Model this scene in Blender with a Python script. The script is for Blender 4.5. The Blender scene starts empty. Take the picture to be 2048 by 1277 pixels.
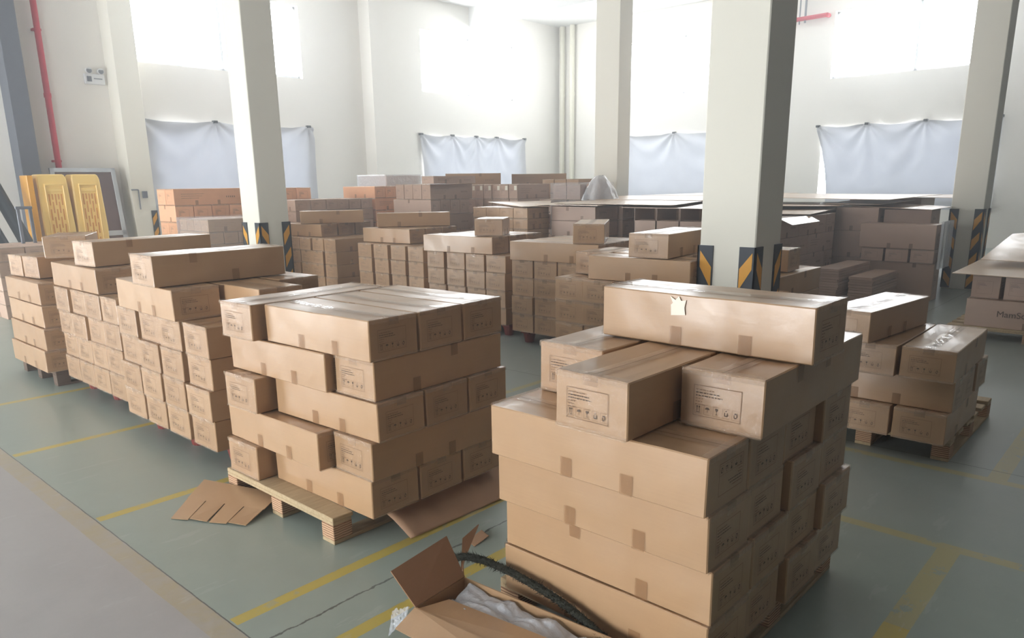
import bpy, bmesh, math, random
from mathutils import Vector, Matrix, noise
random.seed(7)
S = bpy.context.scene
COL = S.collection
R = math.radians
H = .1935                                   # height of the common carton
LB, WB = .885, .300
def Z(n): return .14 + n*H

# ------------------------------------------------------------------ camera
cam = bpy.data.cameras.new('camera'); co = bpy.data.objects.new('camera', cam); COL.objects.link(co)
r = Vector((0.67008037, -0.74217583, -0.01293567)); u = Vector((0.19004395, 0.15468493, 0.96951321)); f = Vector((0.71754832, 0.65211012, -0.24469737))
m = Matrix((r, u, -f)).transposed().to_4x4(); m.translation = Vector((0, 0, 1.7)); co.matrix_world = m
cam.sensor_width = 36; cam.lens = 1486.9/2048*36; cam.shift_y = (740.14-638.5)/2048
cam.clip_start = .05; cam.clip_end = 200
S.camera = co
# ------------------------------------------------------------------ light
XW, YW, ZC = 21.25, 16.95, 6.73
wd = bpy.data.worlds.new('world'); S.world = wd; wd.use_nodes = True
bg = wd.node_tree.nodes['Background']; bg.inputs[0].default_value = (.93, .97, 1, 1); bg.inputs[1].default_value = 20.0
def area(name, loc, rot, sx, sy, power, color, portal=False):
    l = bpy.data.lights.new(name, 'AREA'); l.shape = 'RECTANGLE'; l.size = sx; l.size_y = sy; l.energy = power; l.color = color
    o = bpy.data.objects.new(name, l); COL.objects.link(o); o.location = loc; o.rotation_euler = rot
    if portal: l.cycles.is_portal = True
    return o
for wx in (9.1, 17.0): 
    area('window_portal', (wx, YW+.3, 5.08), (R(90), 0, R(180)), 4, 1.65, 1, (1, 1, 1), True).rotation_euler = (R(-90), 0, 0)
for wy in (12.2, 5.85):
    area('window_portal', (XW+.3, wy, 5.08), (R(90), 0, R(90)), 4, 1.65, 1, (1, 1, 1), True)
area('door_portal', (-5.3, 4.0, 1.4), (R(90), 0, R(-90)), 3.4, 2.6, 1, (1, 1, 1), True)
area('door_portal', (-5.3, 13.0, 1.6), (R(90), 0, R(-90)), 5, 3.2, 1, (1, 1, 1), True)  # far opening put in to brighten the -x faces of the far stacks
S.view_settings.view_transform = 'Standard'; S.view_settings.look = 'None'
S.view_settings.exposure = 0.25; S.view_settings.gamma = 1; S.view_settings.use_curve_mapping = False

# ------------------------------------------------------------------ materials
def newmat(name):
    mt = bpy.data.materials.new(name); mt.use_nodes = True
    nt = mt.node_tree; b = nt.nodes['Principled BSDF']; return mt, nt, b
def srgb(c): return tuple((x/255/12.92 if x/255 <= .04045 else ((x/255+.055)/1.055)**2.4) for x in c)+(1,)
def math_(nt, op, a, b=None, c=None, clamp=False):
    n = nt.nodes.new('ShaderNodeMath'); n.operation = op; n.use_clamp = clamp
    for i, v in enumerate((a, b, c)):
        if v is None: continue
        if isinstance(v, (int, float)): n.inputs[i].default_value = v
        else: nt.links.new(v, n.inputs[i])
    return n.outputs[0]
def noise_(nt, vec, scale, detail=3, rough=.5):
    n = nt.nodes.new('ShaderNodeTexNoise'); n.inputs['Scale'].default_value = scale; n.inputs['Detail'].default_value = detail; n.inputs['Roughness'].default_value = rough
    if vec: nt.links.new(vec, n.inputs['Vector'])
    return n.outputs[0]
def mixc(nt, fac, a, b, mode='MIX'):
    n = nt.nodes.new('ShaderNodeMix'); n.data_type = 'RGBA'; n.blend_type = mode
    for i, v in ((0, fac), (6, a), (7, b)):
        if isinstance(v, (int, float)): n.inputs[i].default_value = v
        elif isinstance(v, tuple): n.inputs[i].default_value = v
        else: nt.links.new(v, n.inputs[i])
    return n.outputs[2]
def coord(nt, kind='Object'): return nt.nodes.new('ShaderNodeTexCoord').outputs[kind]
def stretch(nt, vec, s):
    n = nt.nodes.new('ShaderNodeMapping'); n.inputs['Scale'].default_value = s; nt.links.new(vec, n.inputs[0]); return n.outputs[0]
def bump(nt, b, h, strength, dist=.01):
    n = nt.nodes.new('ShaderNodeBump'); n.inputs['Strength'].default_value = strength; n.inputs['Distance'].default_value = dist
    nt.links.new(h, n.inputs['Height']); nt.links.new(n.outputs[0], b.inputs['Normal'])
def simple(name, c, rough=.6, metal=0, nscale=8, nvar=.12, bmp=0, spec=.5):
    mt, nt, b = newmat(name); col = srgb(c); v = coord(nt)
    n = noise_(nt, v, nscale, 4)
    dk = tuple(x*(1-nvar) for x in col[:3])+(1,); lt = tuple(min(1, x*(1+nvar)) for x in col[:3])+(1,)
    nt.links.new(mixc(nt, n, dk, lt), b.inputs['Base Color']); b.inputs['Roughness'].default_value = rough; b.inputs['Metallic'].default_value = metal
    b.inputs['Specular IOR Level'].default_value = spec
    if bmp: bump(nt, b, n, bmp)
    return mt
def cardboard(name, c, rough=.42, var=.10, spec=.5):
    mt, nt, b = newmat(name); col = srgb(c); v = coord(nt)
    inf = nt.nodes.new('ShaderNodeObjectInfo')
    n = noise_(nt, v, 5, 5, .6); fib = noise_(nt, stretch(nt, v, (4, 160, 160)), 1, 2)
    nn = math_(nt, 'ADD', math_(nt, 'MULTIPLY', n, .7), math_(nt, 'MULTIPLY', fib, .3))
    a = tuple(x*(1-.16) for x in col[:3])+(1,); l = tuple(x*1.13 for x in col[:3])+(1,)
    cc = mixc(nt, nn, a, l)
    rnd = math_(nt, 'MULTIPLY_ADD', inf.outputs['Random'], 2*var, 1-var)
    cmb = nt.nodes.new('ShaderNodeCombineColor'); nt.links.new(rnd, cmb.inputs[0]); nt.links.new(math_(nt, 'POWER', rnd, 1.25), cmb.inputs[1]); nt.links.new(math_(nt, 'POWER', rnd, 1.6), cmb.inputs[2])
    nt.links.new(mixc(nt, 1.0, cc, cmb.outputs[0], 'MULTIPLY'), b.inputs['Base Color'])
    b.inputs['Roughness'].default_value = rough; b.inputs['Specular IOR Level'].default_value = spec
    big = noise_(nt, v, 2.2, 2); wav = math_(nt, 'ADD', math_(nt, 'MULTIPLY', big, 1.2), math_(nt, 'MULTIPLY', n, .15))
    bump(nt, b, wav, .35, .05)
    return mt
M = {}
M['kraft'] = cardboard('kraft_cardboard', (179, 143, 106), .31, .08, .8)
M['peach'] = cardboard('peach_cardboard', (238, 182, 142), .5)  # orange board, base colour raised to carry the sunlight on the far stacks
M['grey_kraft'] = cardboard('greyish_cardboard', (190, 161, 141), .42)
M['sheet'] = cardboard('cardboard_sheet', (206, 176, 146), .3, .05, .8)
M['kraftpaper'] = cardboard('kraft_paper', (178, 142, 112), .6)
M['ink'] = simple('printing_ink', (92, 74, 62), .7)
M['ink_faint'] = simple('faint_printing_ink', (140, 108, 82), .7)
M['seam'] = simple('flap_gap', (74, 52, 38), .8)
M['sticker'] = simple('cream_sticker', (244, 236, 218), .75)
M['wood'] = None
mt, nt, b = newmat('pallet_wood'); v = coord(nt); g = noise_(nt, stretch(nt, v, (3, 30, 30)), 1.5, 5, .65); st = noise_(nt, v, 6, 4)
c1 = mixc(nt, g, srgb((150, 118, 80)), srgb((226, 204, 164))); nt.links.new(mixc(nt, math_(nt, 'MULTIPLY', st, .5), c1, srgb((140, 126, 98))), b.inputs['Base Color']); b.inputs['Roughness'].default_value = .75; bump(nt, b, g, .4, .01); M['wood'] = mt
mt, nt, b = newmat('plywood_block'); v = coord(nt); w = nt.nodes.new('ShaderNodeTexWave'); w.bands_direction = 'Z'; w.inputs['Scale'].default_value = 26; w.inputs['Distortion'].default_value = 2.5; nt.links.new(v, w.inputs[0])
nt.links.new(mixc(nt, w.outputs[1], srgb((128, 86, 60)), srgb((214, 178, 140))), b.inputs['Base Color']); b.inputs['Roughness'].default_value = .8; M['ply'] = mt
M['oldwood'] = simple('weathered_wood', (96, 78, 64), .85, 0, 6, .3)
M['redplastic'] = simple('red_plastic', (122, 50, 42), .5)
M['yellow'] = simple('yellow_plastic', (252, 214, 128), .35, 0, 4, .06)
M['alu'] = simple('aluminium', (205, 210, 214), .4, .3)
M['steel'] = simple('grey_steel', (120, 124, 132), .5, .2)
M['darksteel'] = simple('dark_grey_steel', (98, 102, 110), .6)  # column colour darkened for the shadow it stands in
M['dark'] = simple('dark_rubber', (38, 44, 50), .6)
M['blacktape'] = simple('black_rubber', (52, 58, 66), .5)
M['orangetape'] = simple('amber_reflector', (224, 160, 48), .4)
M['redpaint'] = simple('red_paint', (190, 40, 62), .4)
M['pvc'] = simple('cream_pvc', (238, 234, 216), .4)
M['white'] = simple('white_plastic', (225, 226, 226), .4)
M['rope'] = simple('frayed_strap', (50, 50, 40), .95, 0, 90, .6, .6)
M['inside'] = cardboard('inner_cardboard', (150, 112, 82), .7)
# plaster
def plaster(name, c):
    mt, nt, b = newmat(name); v = coord(nt); n = noise_(nt, v, .6, 5, .6); n2 = noise_(nt, v, 14, 4)
    col = srgb(c); nt.links.new(mixc(nt, n, tuple(x*.93 for x in col[:3])+(1,), col), b.inputs['Base Color']); b.inputs['Roughness'].default_value = .75; bump(nt, b, n2, .08, .01); return mt
M['wall'] = plaster('cream_plaster', (240, 236, 228)); M['ceil'] = plaster('white_plaster', (240, 240, 238)); M['grey'] = plaster('grey_plaster', (112, 112, 118)); M['pillar'] = plaster('pillar_paint', (240, 236, 222))
# clear packing tape, film, glass
def clear(name, col, alpha, rough, bscale, bstr, gl=.5):
    mt, nt, b = newmat(name); out = nt.nodes['Material Output']; v = coord(nt)
    tr = nt.nodes.new('ShaderNodeBsdfTransparent'); mx = nt.nodes.new('ShaderNodeMixShader'); mx.inputs[0].default_value = alpha
    b.inputs['Base Color'].default_value = srgb(col); b.inputs['Roughness'].default_value = rough; b.inputs['Specular IOR Level'].default_value = gl
    n = noise_(nt, v, bscale, 3); bump(nt, b, n, bstr, .02)
    nt.links.new(tr.outputs[0], mx.inputs[1]); nt.links.new(b.outputs[0], mx.inputs[2]); nt.links.new(mx.outputs[0], out.inputs[0]); return mt
M['tape'] = clear('brown_clear_tape', (160, 118, 80), .42, .3, 14, .2, .4)
M['toptape'] = clear('clear_top_tape', (196, 162, 130), .35, .12, 9, .6, 1.0)
M['edgetape'] = clear('clear_tape', (214, 184, 156), .35, .10, 60, .9, 1.0)
M['film'] = clear('stretch_film', (225, 228, 236), .22, .15, 30, .9, 1.0)
M['filmdense'] = clear('crumpled_film', (232, 234, 238), .55, .2, 22, .9, .8)
M['endfilm'] = clear('clear_end_tape', (196, 170, 146), .10, .14, 26, .9, 1.0)
M['glass'] = clear('window_glass', (250, 250, 255), .06, .02, 1, 0, .5)
mt, nt, b = newmat('white_cloth'); out = nt.nodes['Material Output']; v = coord(nt); n = noise_(nt, v, 3, 4)
nt.links.new(mixc(nt, n, srgb((188, 189, 193)), srgb((204, 205, 209))), b.inputs['Base Color']); b.inputs['Roughness'].default_value = .6
tl = nt.nodes.new('ShaderNodeBsdfTranslucent'); tl.inputs[0].default_value = srgb((205, 214, 235)); mx = nt.nodes.new('ShaderNodeMixShader'); mx.inputs[0].default_value = .025
nt.links.new(b.outputs[0], mx.inputs[1]); nt.links.new(tl.outputs[0], mx.inputs[2]); nt.links.new(mx.outputs[0], out.inputs[0]); M['cloth'] = mt
# floor with painted lines
mt, nt, b = newmat('epoxy_floor'); v = coord(nt); sep = nt.nodes.new('ShaderNodeSeparateXYZ'); nt.links.new(v, sep.inputs[0]); X, Y = sep.outputs[0], sep.outputs[1]
def step(a, lo, hi): return math_(nt, 'MULTIPLY', math_(nt, 'GREATER_THAN', a, lo), math_(nt, 'LESS_THAN', a, hi))
big = noise_(nt, v, .8, 5, .6); mid = noise_(nt, v, 4, 6, .65); fine = noise_(nt, v, 60, 3, .6); wear = noise_(nt, v, 7, 6, .75)
green = mixc(nt, mid, srgb((128, 142, 132)), srgb((160, 172, 160))); green = mixc(nt, math_(nt, 'MULTIPLY', big, .55), green, srgb((166, 174, 166)))
grey = mixc(nt, mid, srgb((158, 153, 151)), srgb((180, 175, 172)))
base = mixc(nt, math_(nt, 'GREATER_THAN', X, 1.19), grey, green)
grr = mixc(nt, mid, srgb((138, 146, 144)), srgb((168, 174, 170)))
base = mixc(nt, math_(nt, 'MULTIPLY', math_(nt, 'SUBTRACT', X, 3.2, clamp=True), .7), base, grr)
wy = math_(nt, 'ADD', Y, math_(nt, 'MULTIPLY', math_(nt, 'SUBTRACT', mid, .5), .012))
wx = math_(nt, 'ADD', X, math_(nt, 'MULTIPLY', math_(nt, 'SUBTRACT', mid, .5), .012))
lines = None
for c in (2.19, 2.62, 4.055, 5.52, 6.985):
    s = math_(nt, 'MULTIPLY', step(wy, c-.032, c+.032), step(X, 1.2, 5.2)); lines = s if lines is None else math_(nt, 'MAXIMUM', lines, s)
for c, w_ in ((3.74, .035), (4.80, .035)):
    lines = math_(nt, 'MAXIMUM', lines, math_(nt, 'MULTIPLY', step(wx, c-w_, c+w_), step(Y, -3, 2.1)))
lines = math_(nt, 'MAXIMUM', lines, math_(nt, 'MULTIPLY', step(wy, .575, .67), math_(nt, 'MAXIMUM', step(X, 1.2, 3.74), step(X, 4.83, 9))))
fade = math_(nt, 'MULTIPLY', math_(nt, 'GREATER_THAN', X, 2.9), .42)
amt = math_(nt, 'MULTIPLY', lines, math_(nt, 'SUBTRACT', math_(nt, 'MULTIPLY_ADD', math_(nt, 'GREATER_THAN', wear, .40), .45, .47), fade))
base = mixc(nt, amt, base, srgb((196, 172, 66)))
band = math_(nt, 'MULTIPLY', step(wx, 1.09, 1.185), math_(nt, 'MULTIPLY_ADD', wear, 1.3, -.28, clamp=True))
base = mixc(nt, band, base, srgb((176, 154, 84)))
jx = math_(nt, 'ADD', X, math_(nt, 'MULTIPLY', math_(nt, 'SUBTRACT', wear, .5), .012)); jy = math_(nt, 'ADD', Y, math_(nt, 'MULTIPLY', math_(nt, 'SUBTRACT', wear, .5), .06))
j = math_(nt, 'MAXIMUM', step(jx, 1.186, 1.192), math_(nt, 'MAXIMUM', math_(nt, 'MULTIPLY', step(jy, 2.404, 2.414), math_(nt, 'GREATER_THAN', X, 1.19)), step(X, 4.972, 4.98)))
base = mixc(nt, math_(nt, 'MULTIPLY', j, .8), base, srgb((52, 52, 48)))
base = mixc(nt, math_(nt, 'MULTIPLY', fine, .22), base, srgb((140, 144, 138)))
scr = noise_(nt, stretch(nt, v, (1.2, 6, 1)), 1.5, 6, .7)
base = mixc(nt, math_(nt, 'MULTIPLY', math_(nt, 'GREATER_THAN', scr, .62), .16), base, srgb((190, 194, 190)))
nt.links.new(base, b.inputs['Base Color'])
nt.links.new(math_(nt, 'MULTIPLY_ADD', mid, .25, .22), b.inputs['Roughness']); b.inputs['Specular IOR Level'].default_value = .45
bump(nt, b, math_(nt, 'ADD', mid, math_(nt, 'MULTIPLY', big, 2)), .12, .02); M['floor'] = mt

# ------------------------------------------------------------------ mesh helpers
def tag(o, label=None, cat=None, group=None, kind=None):
    if label:
        assert 4 <= len(label.split()) <= 16, label
        o['label'] = label
    if cat: o['category'] = cat
    if group: o['group'] = group
    if kind: o['kind'] = kind
    return o
def link(name, me, parent=None, loc=None, rz=0):
    o = bpy.data.objects.new(name, me); COL.objects.link(o)
    if parent: o.parent = parent
    if loc is not None: o.location = loc
    o.rotation_euler.z = rz
    return o
class MB:
    def __init__(s): s.v = []; s.f = []; s.m = []; s.mats = []
    def mi(s, mat):
        if mat not in s.mats: s.mats.append(mat)
        return s.mats.index(mat)
    def box(s, x0, x1, y0, y1, z0, z1, mat):
        n = len(s.v); s.v += [(x, y, z) for z in (z0, z1) for y in (y0, y1) for x in (x0, x1)]
        s.f += [tuple(n+i for i in q) for q in ((0, 2, 3, 1), (4, 5, 7, 6), (0, 1, 5, 4), (2, 6, 7, 3), (0, 4, 6, 2), (1, 3, 7, 5))]; s.m += [s.mi(mat)]*6
    def quad(s, pts, mat):
        n = len(s.v); s.v += [tuple(p) for p in pts]; s.f.append(tuple(range(n, n+len(pts)))); s.m.append(s.mi(mat))
    def slab(s, pts, t, mat):                              # polygon given thickness along its normal
        P = [Vector(p) for p in pts]; nn = (P[1]-P[0]).cross(P[2]-P[0]).normalized()*t; k = len(P); n = len(s.v)
        s.v += [tuple(p) for p in P]+[tuple(p+nn) for p in P]
        s.f.append(tuple(n+i for i in reversed(range(k)))); s.f.append(tuple(n+k+i for i in range(k)))
        for i in range(k): s.f.append((n+i, n+(i+1) % k, n+k+(i+1) % k, n+k+i))
        s.m += [s.mi(mat)]*(k+2)
    def cyl(s, p, q, rad, mat, seg=12, rad2=None):
        p, q = Vector(p), Vector(q); d = (q-p).normalized(); a = d.orthogonal().normalized(); b_ = d.cross(a); n = len(s.v); rad2 = rad if rad2 is None else rad2
        for c, rr in ((p, rad), (q, rad2)):
            for i in range(seg): t = 2*math.pi*i/seg; s.v.append(tuple(c+a*math.cos(t)*rr+b_*math.sin(t)*rr))
        for i in range(seg): j = (i+1) % seg; s.f.append((n+i, n+j, n+seg+j, n+seg+i)); s.m.append(s.mi(mat))
        s.f.append(tuple(n+i for i in reversed(range(seg)))); s.f.append(tuple(n+seg+i for i in range(seg))); s.m += [s.mi(mat)]*2
    def mesh(s, name, bevel=0, smooth=False):
        me = bpy.data.meshes.new(name); me.from_pydata(s.v, [], s.f)
        for mt in s.mats: me.materials.append(mt)
        me.polygons.foreach_set('material_index', s.m)
        if smooth: me.polygons.foreach_set('use_smooth', [True]*len(s.f))
        if bevel:
            bm = bmesh.new(); bm.from_mesh(me); bmesh.ops.bevel(bm, geom=[e for e in bm.edges if len(e.link_faces) == 2], offset=bevel, segments=1, affect='EDGES', clamp_overlap=True); bm.to_mesh(me); bm.free()
        me.update(); return me
    def build(s, name, parent=None, bevel=0, smooth=False, loc=None, rz=0):
        return link(name, s.mesh(name, bevel, smooth), parent, loc, rz)

# ------------------------------------------------------------------ the room
def wall_with_holes(name, axis, a0, a1, pos, thick, holes, zt=ZC, wm='wall'):
    mb = MB(); xs = sorted({a0, a1} | {h[0] for h in holes} | {h[1] for h in holes}); zs = sorted({0, zt} | {h[2] for h in holes} | {h[3] for h in holes})
    for i in range(len(xs)-1):
        for k in range(len(zs)-1):
            cx, cz = (xs[i]+xs[i+1])/2, (zs[k]+zs[k+1])/2
            if any(h[0] < cx < h[1] and h[2] < cz < h[3] for h in holes): continue
            if axis == 'x': mb.box(xs[i], xs[i+1], pos, pos+thick, zs[k], zs[k+1], M[wm])
            else: mb.box(pos, pos+thick, xs[i], xs[i+1], zs[k], zs[k+1], M[wm])
    return tag(mb.build(name), kind='structure')
mb = MB(); mb.box(-5.3, XW+.24, -5.24, YW+.24, -.1, 0, M['floor']); tag(mb.build('floor'), kind='structure')
mb = MB(); mb.box(-5.3, XW+.24, -5.24, YW+.24, ZC, ZC+.2, M['ceil']); tag(mb.build('ceiling'), kind='structure')
WZ = (4.25, 5.9); LZ = (1.2, 2.95)
hb = [(7.1, 11.1, *WZ), (15., 19., *WZ), (7.25, 11.0, *LZ), (15.05, 19.1, *LZ)]
hr = [(10.2, 14.2, *WZ), (3.75, 7.78, *WZ), (10.3, 14.1, *LZ), (3.9, 7.87, *LZ)]
wall_with_holes('wall_back', 'x', -5.3, XW+.24, YW, .24, hb)
wall_with_holes('wall_right', 'y', -5.24, YW, XW, .24, hr)
wall_with_holes('wall_left', 'y', -5, YW, -5.3, .24, [(2.3, 5.7, 0, 2.6), (10.5, 15.5, 0, 3.2)], wm='grey')  # unseen wall; second opening added to light the far stacks, both sized for brightness
wall_with_holes('wall_front', 'x', -5.3, XW, -5.24, .24, [], wm='grey')  # unseen wall, put in and kept grey to darken the -y faces
def window(n, axis, a0, a1, z0, z1, pos):
    mb = MB(); t = .05; d0, d1 = pos+.13, pos+.19
    def bx(p0, p1, q0, q1, e=0):
        if axis == 'x': mb.box(p0, p1, d0+e, d1+e, q0, q1, M['alu'])
        else: mb.box(d0+e, d1+e, p0, p1, q0, q1, M['alu'])
    bx(a0, a1, z0, z0+t); bx(a0, a1, z1-t, z1); bx(a0, a0+t, z0, z1); bx(a1-t, a1, z0, z1)
    c = (a0+a1)/2; bx(c-.03, c+.03, z0, z1)
    for q in (.25, .75): bx(a0+(a1-a0)*q-.04, a0+(a1-a0)*q+.04, z0+.03, z0+.09, -.03)
    o = tag(mb.build('window_%d' % n), kind='structure')
    for s0, s1 in ((a0, c), (c, a1)):
        g = MB()
        if axis == 'x': g.box(s0+.04, s1-.04, pos+.155, pos+.161, z0+.04, z1-.04, M['glass'])
        else: g.box(pos+.155, pos+.161, s0+.04, s1-.04, z0+.04, z1-.04, M['glass'])
        g.build('pane', o)
k = 1
for h in hb: window(k, 'x', *h, YW); k += 1
for h in hr: window(k, 'y', *h, XW); k += 1
mb = MB(); mb.box(16.95, 17.28, -5, YW, 6.22, ZC, M['ceil']); tag(mb.build('trim_1'), kind='structure')
mb = MB(); mb.box(9.2, 9.5, -5, YW, 6.3, ZC, M['ceil']); tag(mb.build('trim_2'), kind='structure')
# pillars
def guard(par, cx, cy, sx, sy, z0, z1, s=.44):              # corner guard wrapping one corner of the pillar
    mb = MB(); w, t = .115, .012; x0, y0 = cx, cy
    dx, dy = -sx, -sy                                       # legs run towards the pillar's middle
    A = sorted((x0+sx*t, x0+dx*w)); B = sorted((y0, y0+sy*t)); mb.box(A[0], A[1], B[0], B[1], z0, z1, M['blacktape'])
    A = sorted((x0, x0+sx*t)); B = sorted((y0+sy*t, y0+dy*w)); mb.box(A[0], A[1], B[0], B[1], z0, z1, M['blacktape'])
    st = MB(); n = int((z1-z0)/.30); e = .0015
    for i in range(n):
        zz = z1-.16-i*.30
        for leg in (0, 1):
            a, b_ = .012, w-.008; slope = .13
            p = [(a, zz-.13+slope), (a, zz+.03+slope-.04), (b_, zz-.0), (b_, zz-.16)] if True else None
            q = []
            for (d, z) in p:
                z = max(z0+.01, min(z1-.03, z))
                if leg == 0: q.append((x0+dx*d, y0+sy*(t+e), z))
                else: q.append((x0+sx*(t+e), y0+dy*d, z))
            st.slab(q, .001, M['orangetape'])
    o = mb.build('corner_guard', par); st.build('stripes', o)
def pillar(x0, y0, label, s=.44, z0=0, zg=(.0, 1.22), corners=((-1, -1), (-1, 1), (1, -1)), sy=None):
    sy = sy or s; e = link('pillar', None, None, (0, 0, 0)); e.location = (x0+s/2, y0+sy/2, 0)
    o = MB(); o.box(-s/2, s/2, -sy/2, sy/2, 0, ZC-.001, M['pillar']); o.build('shaft', e, .008)
    for (a, b_) in corners: guard(e, a*s/2, b_*sy/2, a, b_, zg[0]+.02, zg[1])
    tag(e, label, 'pillar'); return e
pillar(5.19, 2.33, 'white square pillar with striped guards, right of centre behind small box')
pillar(5.2, 9.21, 'white square pillar with striped guards, left of centre')
pillar(13.2, 9.0, 'white square pillar standing behind the cardboard sheets, no guards in view', corners=(), sy=.58)
pillar(13.15, 2.38, 'white square pillar with long striped guards near right edge')
pillar(6.47, 16.45, 'white wall pillar with red pipe to its left', s=.46, sy=.5, corners=((1, -1),))
mb = MB(); mb.box(12.9, 13.36, 16.5, YW, 0, ZC-.001, M['wall']); tag(mb.build('trim_3'), kind='structure')
mb = MB(); mb.box(4.56, 4.88, 16.5, YW-.001, 0, ZC-.001, M['darksteel']); o = mb.build('steel_column', bevel=.01); tag(o, 'dark grey steel column against the wall at left edge', 'column')
# pipes
mb = MB(); mb.cyl((5.29, YW-.14, .02), (5.29, YW-.14, ZC-.01), .055, M['redpaint'], 16); 
for z in (1.2, 3.4, 5.6): mb.cyl((5.29, YW-.14, z), (5.29, YW-.14, z+.08), .066, M['redpaint'], 16)
for z in (2.2, 4.6): mb.box(5.22, 5.36, YW-.14, YW-.001, z, z+.04, M['redpaint'])
tag(mb.build('red_pipe'), 'red vertical fire pipe on the wall at left', 'pipe')
mb = MB(); mb.cyl((XW-.14, 9.5, 5.80), (XW-.14, 7.95, 5.82), .055, M['redpaint'], 14); mb.cyl((XW-.14, 7.95, 5.82), (XW-.001, 7.95, 5.82), .055, M['redpaint'], 14); mb.cyl((XW-.14, 9.5, 5.8), (XW-.001, 9.5, 5.8), .055, M['redpaint'], 14)
o = tag(mb.build('red_pipe'), 'red horizontal pipe high on the right wall', 'pipe')
mb = MB(); mb.box(XW-.16, XW-.12, 8.5, 8.54, 5.7, ZC-.002, M['steel']); mb.box(XW-.16, XW-.12, 8.66, 8.68, 5.68, ZC-.002, M['steel']); mb.build('pipe_hanger', o)
for y, lab in ((16.72, 'cream drain pipe in the far corner, left of two'), (16.3, 'cream drain pipe beside the far corner, right of two')):
    mb = MB(); mb.cyl((XW-.12, y, 0), (XW-.12, y, ZC-.01), .085, M['pvc'], 18); mb.cyl((XW-.12, y, 4.5), (XW-.12, y, 4.62), .10, M['pvc'], 18); tag(mb.build('drain_pipe'), lab, 'pipe', 'corner drain pipes')
# emergency lamp
e = link('emergency_light', None, None, (6.22, YW-.001, 3.72)); tag(e, 'white twin-headed emergency light high on the wall by pillar', 'emergency light')
mb = MB(); mb.box(-.19, .19, -.07, 0, 0, .2, M['white']); mb.build('body', e, .01)
for s in (-1, 1):
    mb = MB(); mb.cyl((s*.11, -.04, .26), (s*.11, -.13, .25), .05, M['white'], 16, .062); mb.cyl((s*.11, -.131, .25), (s*.11, -.133, .25), .05, M['steel'], 16); mb.box(s*.11-.015, s*.11+.015, -.05, -.02, .19, .24, M['white']); mb.build('lamp_head', e)
mb = MB(); mb.box(-.15, -.06, -.073, -.07, .05, .15, M['steel']); mb.box(-.02, .14, -.073, -.07, .1, .12, M['steel']); mb.build('test_panel', e)
# socket on the wall pillar
e = link('wall_socket', None, None, (6.72, 16.449, 1.55)); tag(e, 'grey socket box with conduit on the wall pillar', 'socket')
mb = MB(); mb.box(-.05, .05, -.04, 0, -.07, .07, M['steel']); mb.build('socket_box', e, .005)
mb = MB(); mb.cyl((-.12, -.015, -.3), (-.12, -.015, .1), .012, M['steel'], 8); mb.cyl((-.12, -.015, .1), (-.3+.04, -.015, .1), .012, M['steel'], 8); mb.build('conduit', e)

# hanging cloths
def cloth(a0, a1, z0, zt, axis, pos, clips, label, pull=0., seed=0, blue=0):
    nx, nz = 120, 60; V, F = [], []
    for k in range(nz+1):
        tz = k/nz
        for i in range(nx+1):
            t = i/nx; a = a0+(a1-a0)*t
            near = min(abs(t-c) for c in clips); sag = .05*min(1, near*9)**1.5*(1-tz)
            z = zt-tz*(zt-z0)-sag*(1-tz)
            d = 0
            for j, c in enumerate(clips):                    # folds radiating from the clips
                dt = (t-c)*(a1-a0); dz = tz*(zt-z0)+.02; ang = math.atan2(dt, dz)
                d += .030*math.sin(ang*9+j*1.7+seed)*math.exp(-dz*.55)*math.exp(-abs(dt)*.7)
            for c0, c1 in zip(clips[:-1], clips[1:]):
                if c0 <= t <= c1:
                    s = (t-c0)/(c1-c0); d += .026*math.sin((tz*7-(4*s*(1-s))*2.2)*3+seed)*math.exp(-tz*1.6)*4*s*(1-s)
            d += .022*noise.noise(Vector((a*2.1, tz*1.5+seed, seed)))+.012*math.sin(a*7+seed+tz)*tz
            a += pull*math.sin(min(1, tz*1.1)*math.pi/2)*(1-t)**3
            y = pos-.07-d
            V.append((a, y, z) if axis == 'x' else (y, a, z))
    for k in range(nz):
        for i in range(nx):
            q = k*(nx+1)+i; F.append((q, q+1, q+nx+2, q+nx+1))
    me = bpy.data.meshes.new('hanging_cloth'); me.from_pydata(V, [], F); me.materials.append(M['cloth']); me.polygons.foreach_set('use_smooth', [True]*len(F))
    o = link('hanging_cloth', me); tag(o, label, 'cloth', 'cloths covering the low windows')
    for c in clips:
        a = a0+(a1-a0)*c; mb = MB()
        if axis == 'x': mb.box(a-.045, a+.045, pos-.10, pos-.001, zt-.03, zt+.025, M['dark'])
        else: mb.box(pos-.10, pos-.001, a-.045, a+.045, zt-.03, zt+.025, M['dark'])
        mb.build('clip', o)
cloth(6.95, 11.25, .9, 3.12, 'x', YW, (0, .40, .97), 'white cloth hanging behind the left pillar, under the left window', 0, 1.3)
cloth(14.8, 19.4, .9, 3.08, 'x', YW, (.01, .28, .5, .7, .99), 'bluish white cloth hung by five clips left of the corner', .1, 2.1)
cloth(14.3, 10.2, .9, 3.12, 'y', XW, (.02, .47, .98), 'white cloth hanging between the two middle pillars', 0, 4.0)
cloth(8.02, 3.7, .9, 3.06, 'y', XW, (.01, .30, .62, .99), 'grey-white cloth sagging on the wall left of the right pillar', -.4, 5.2)

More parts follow.
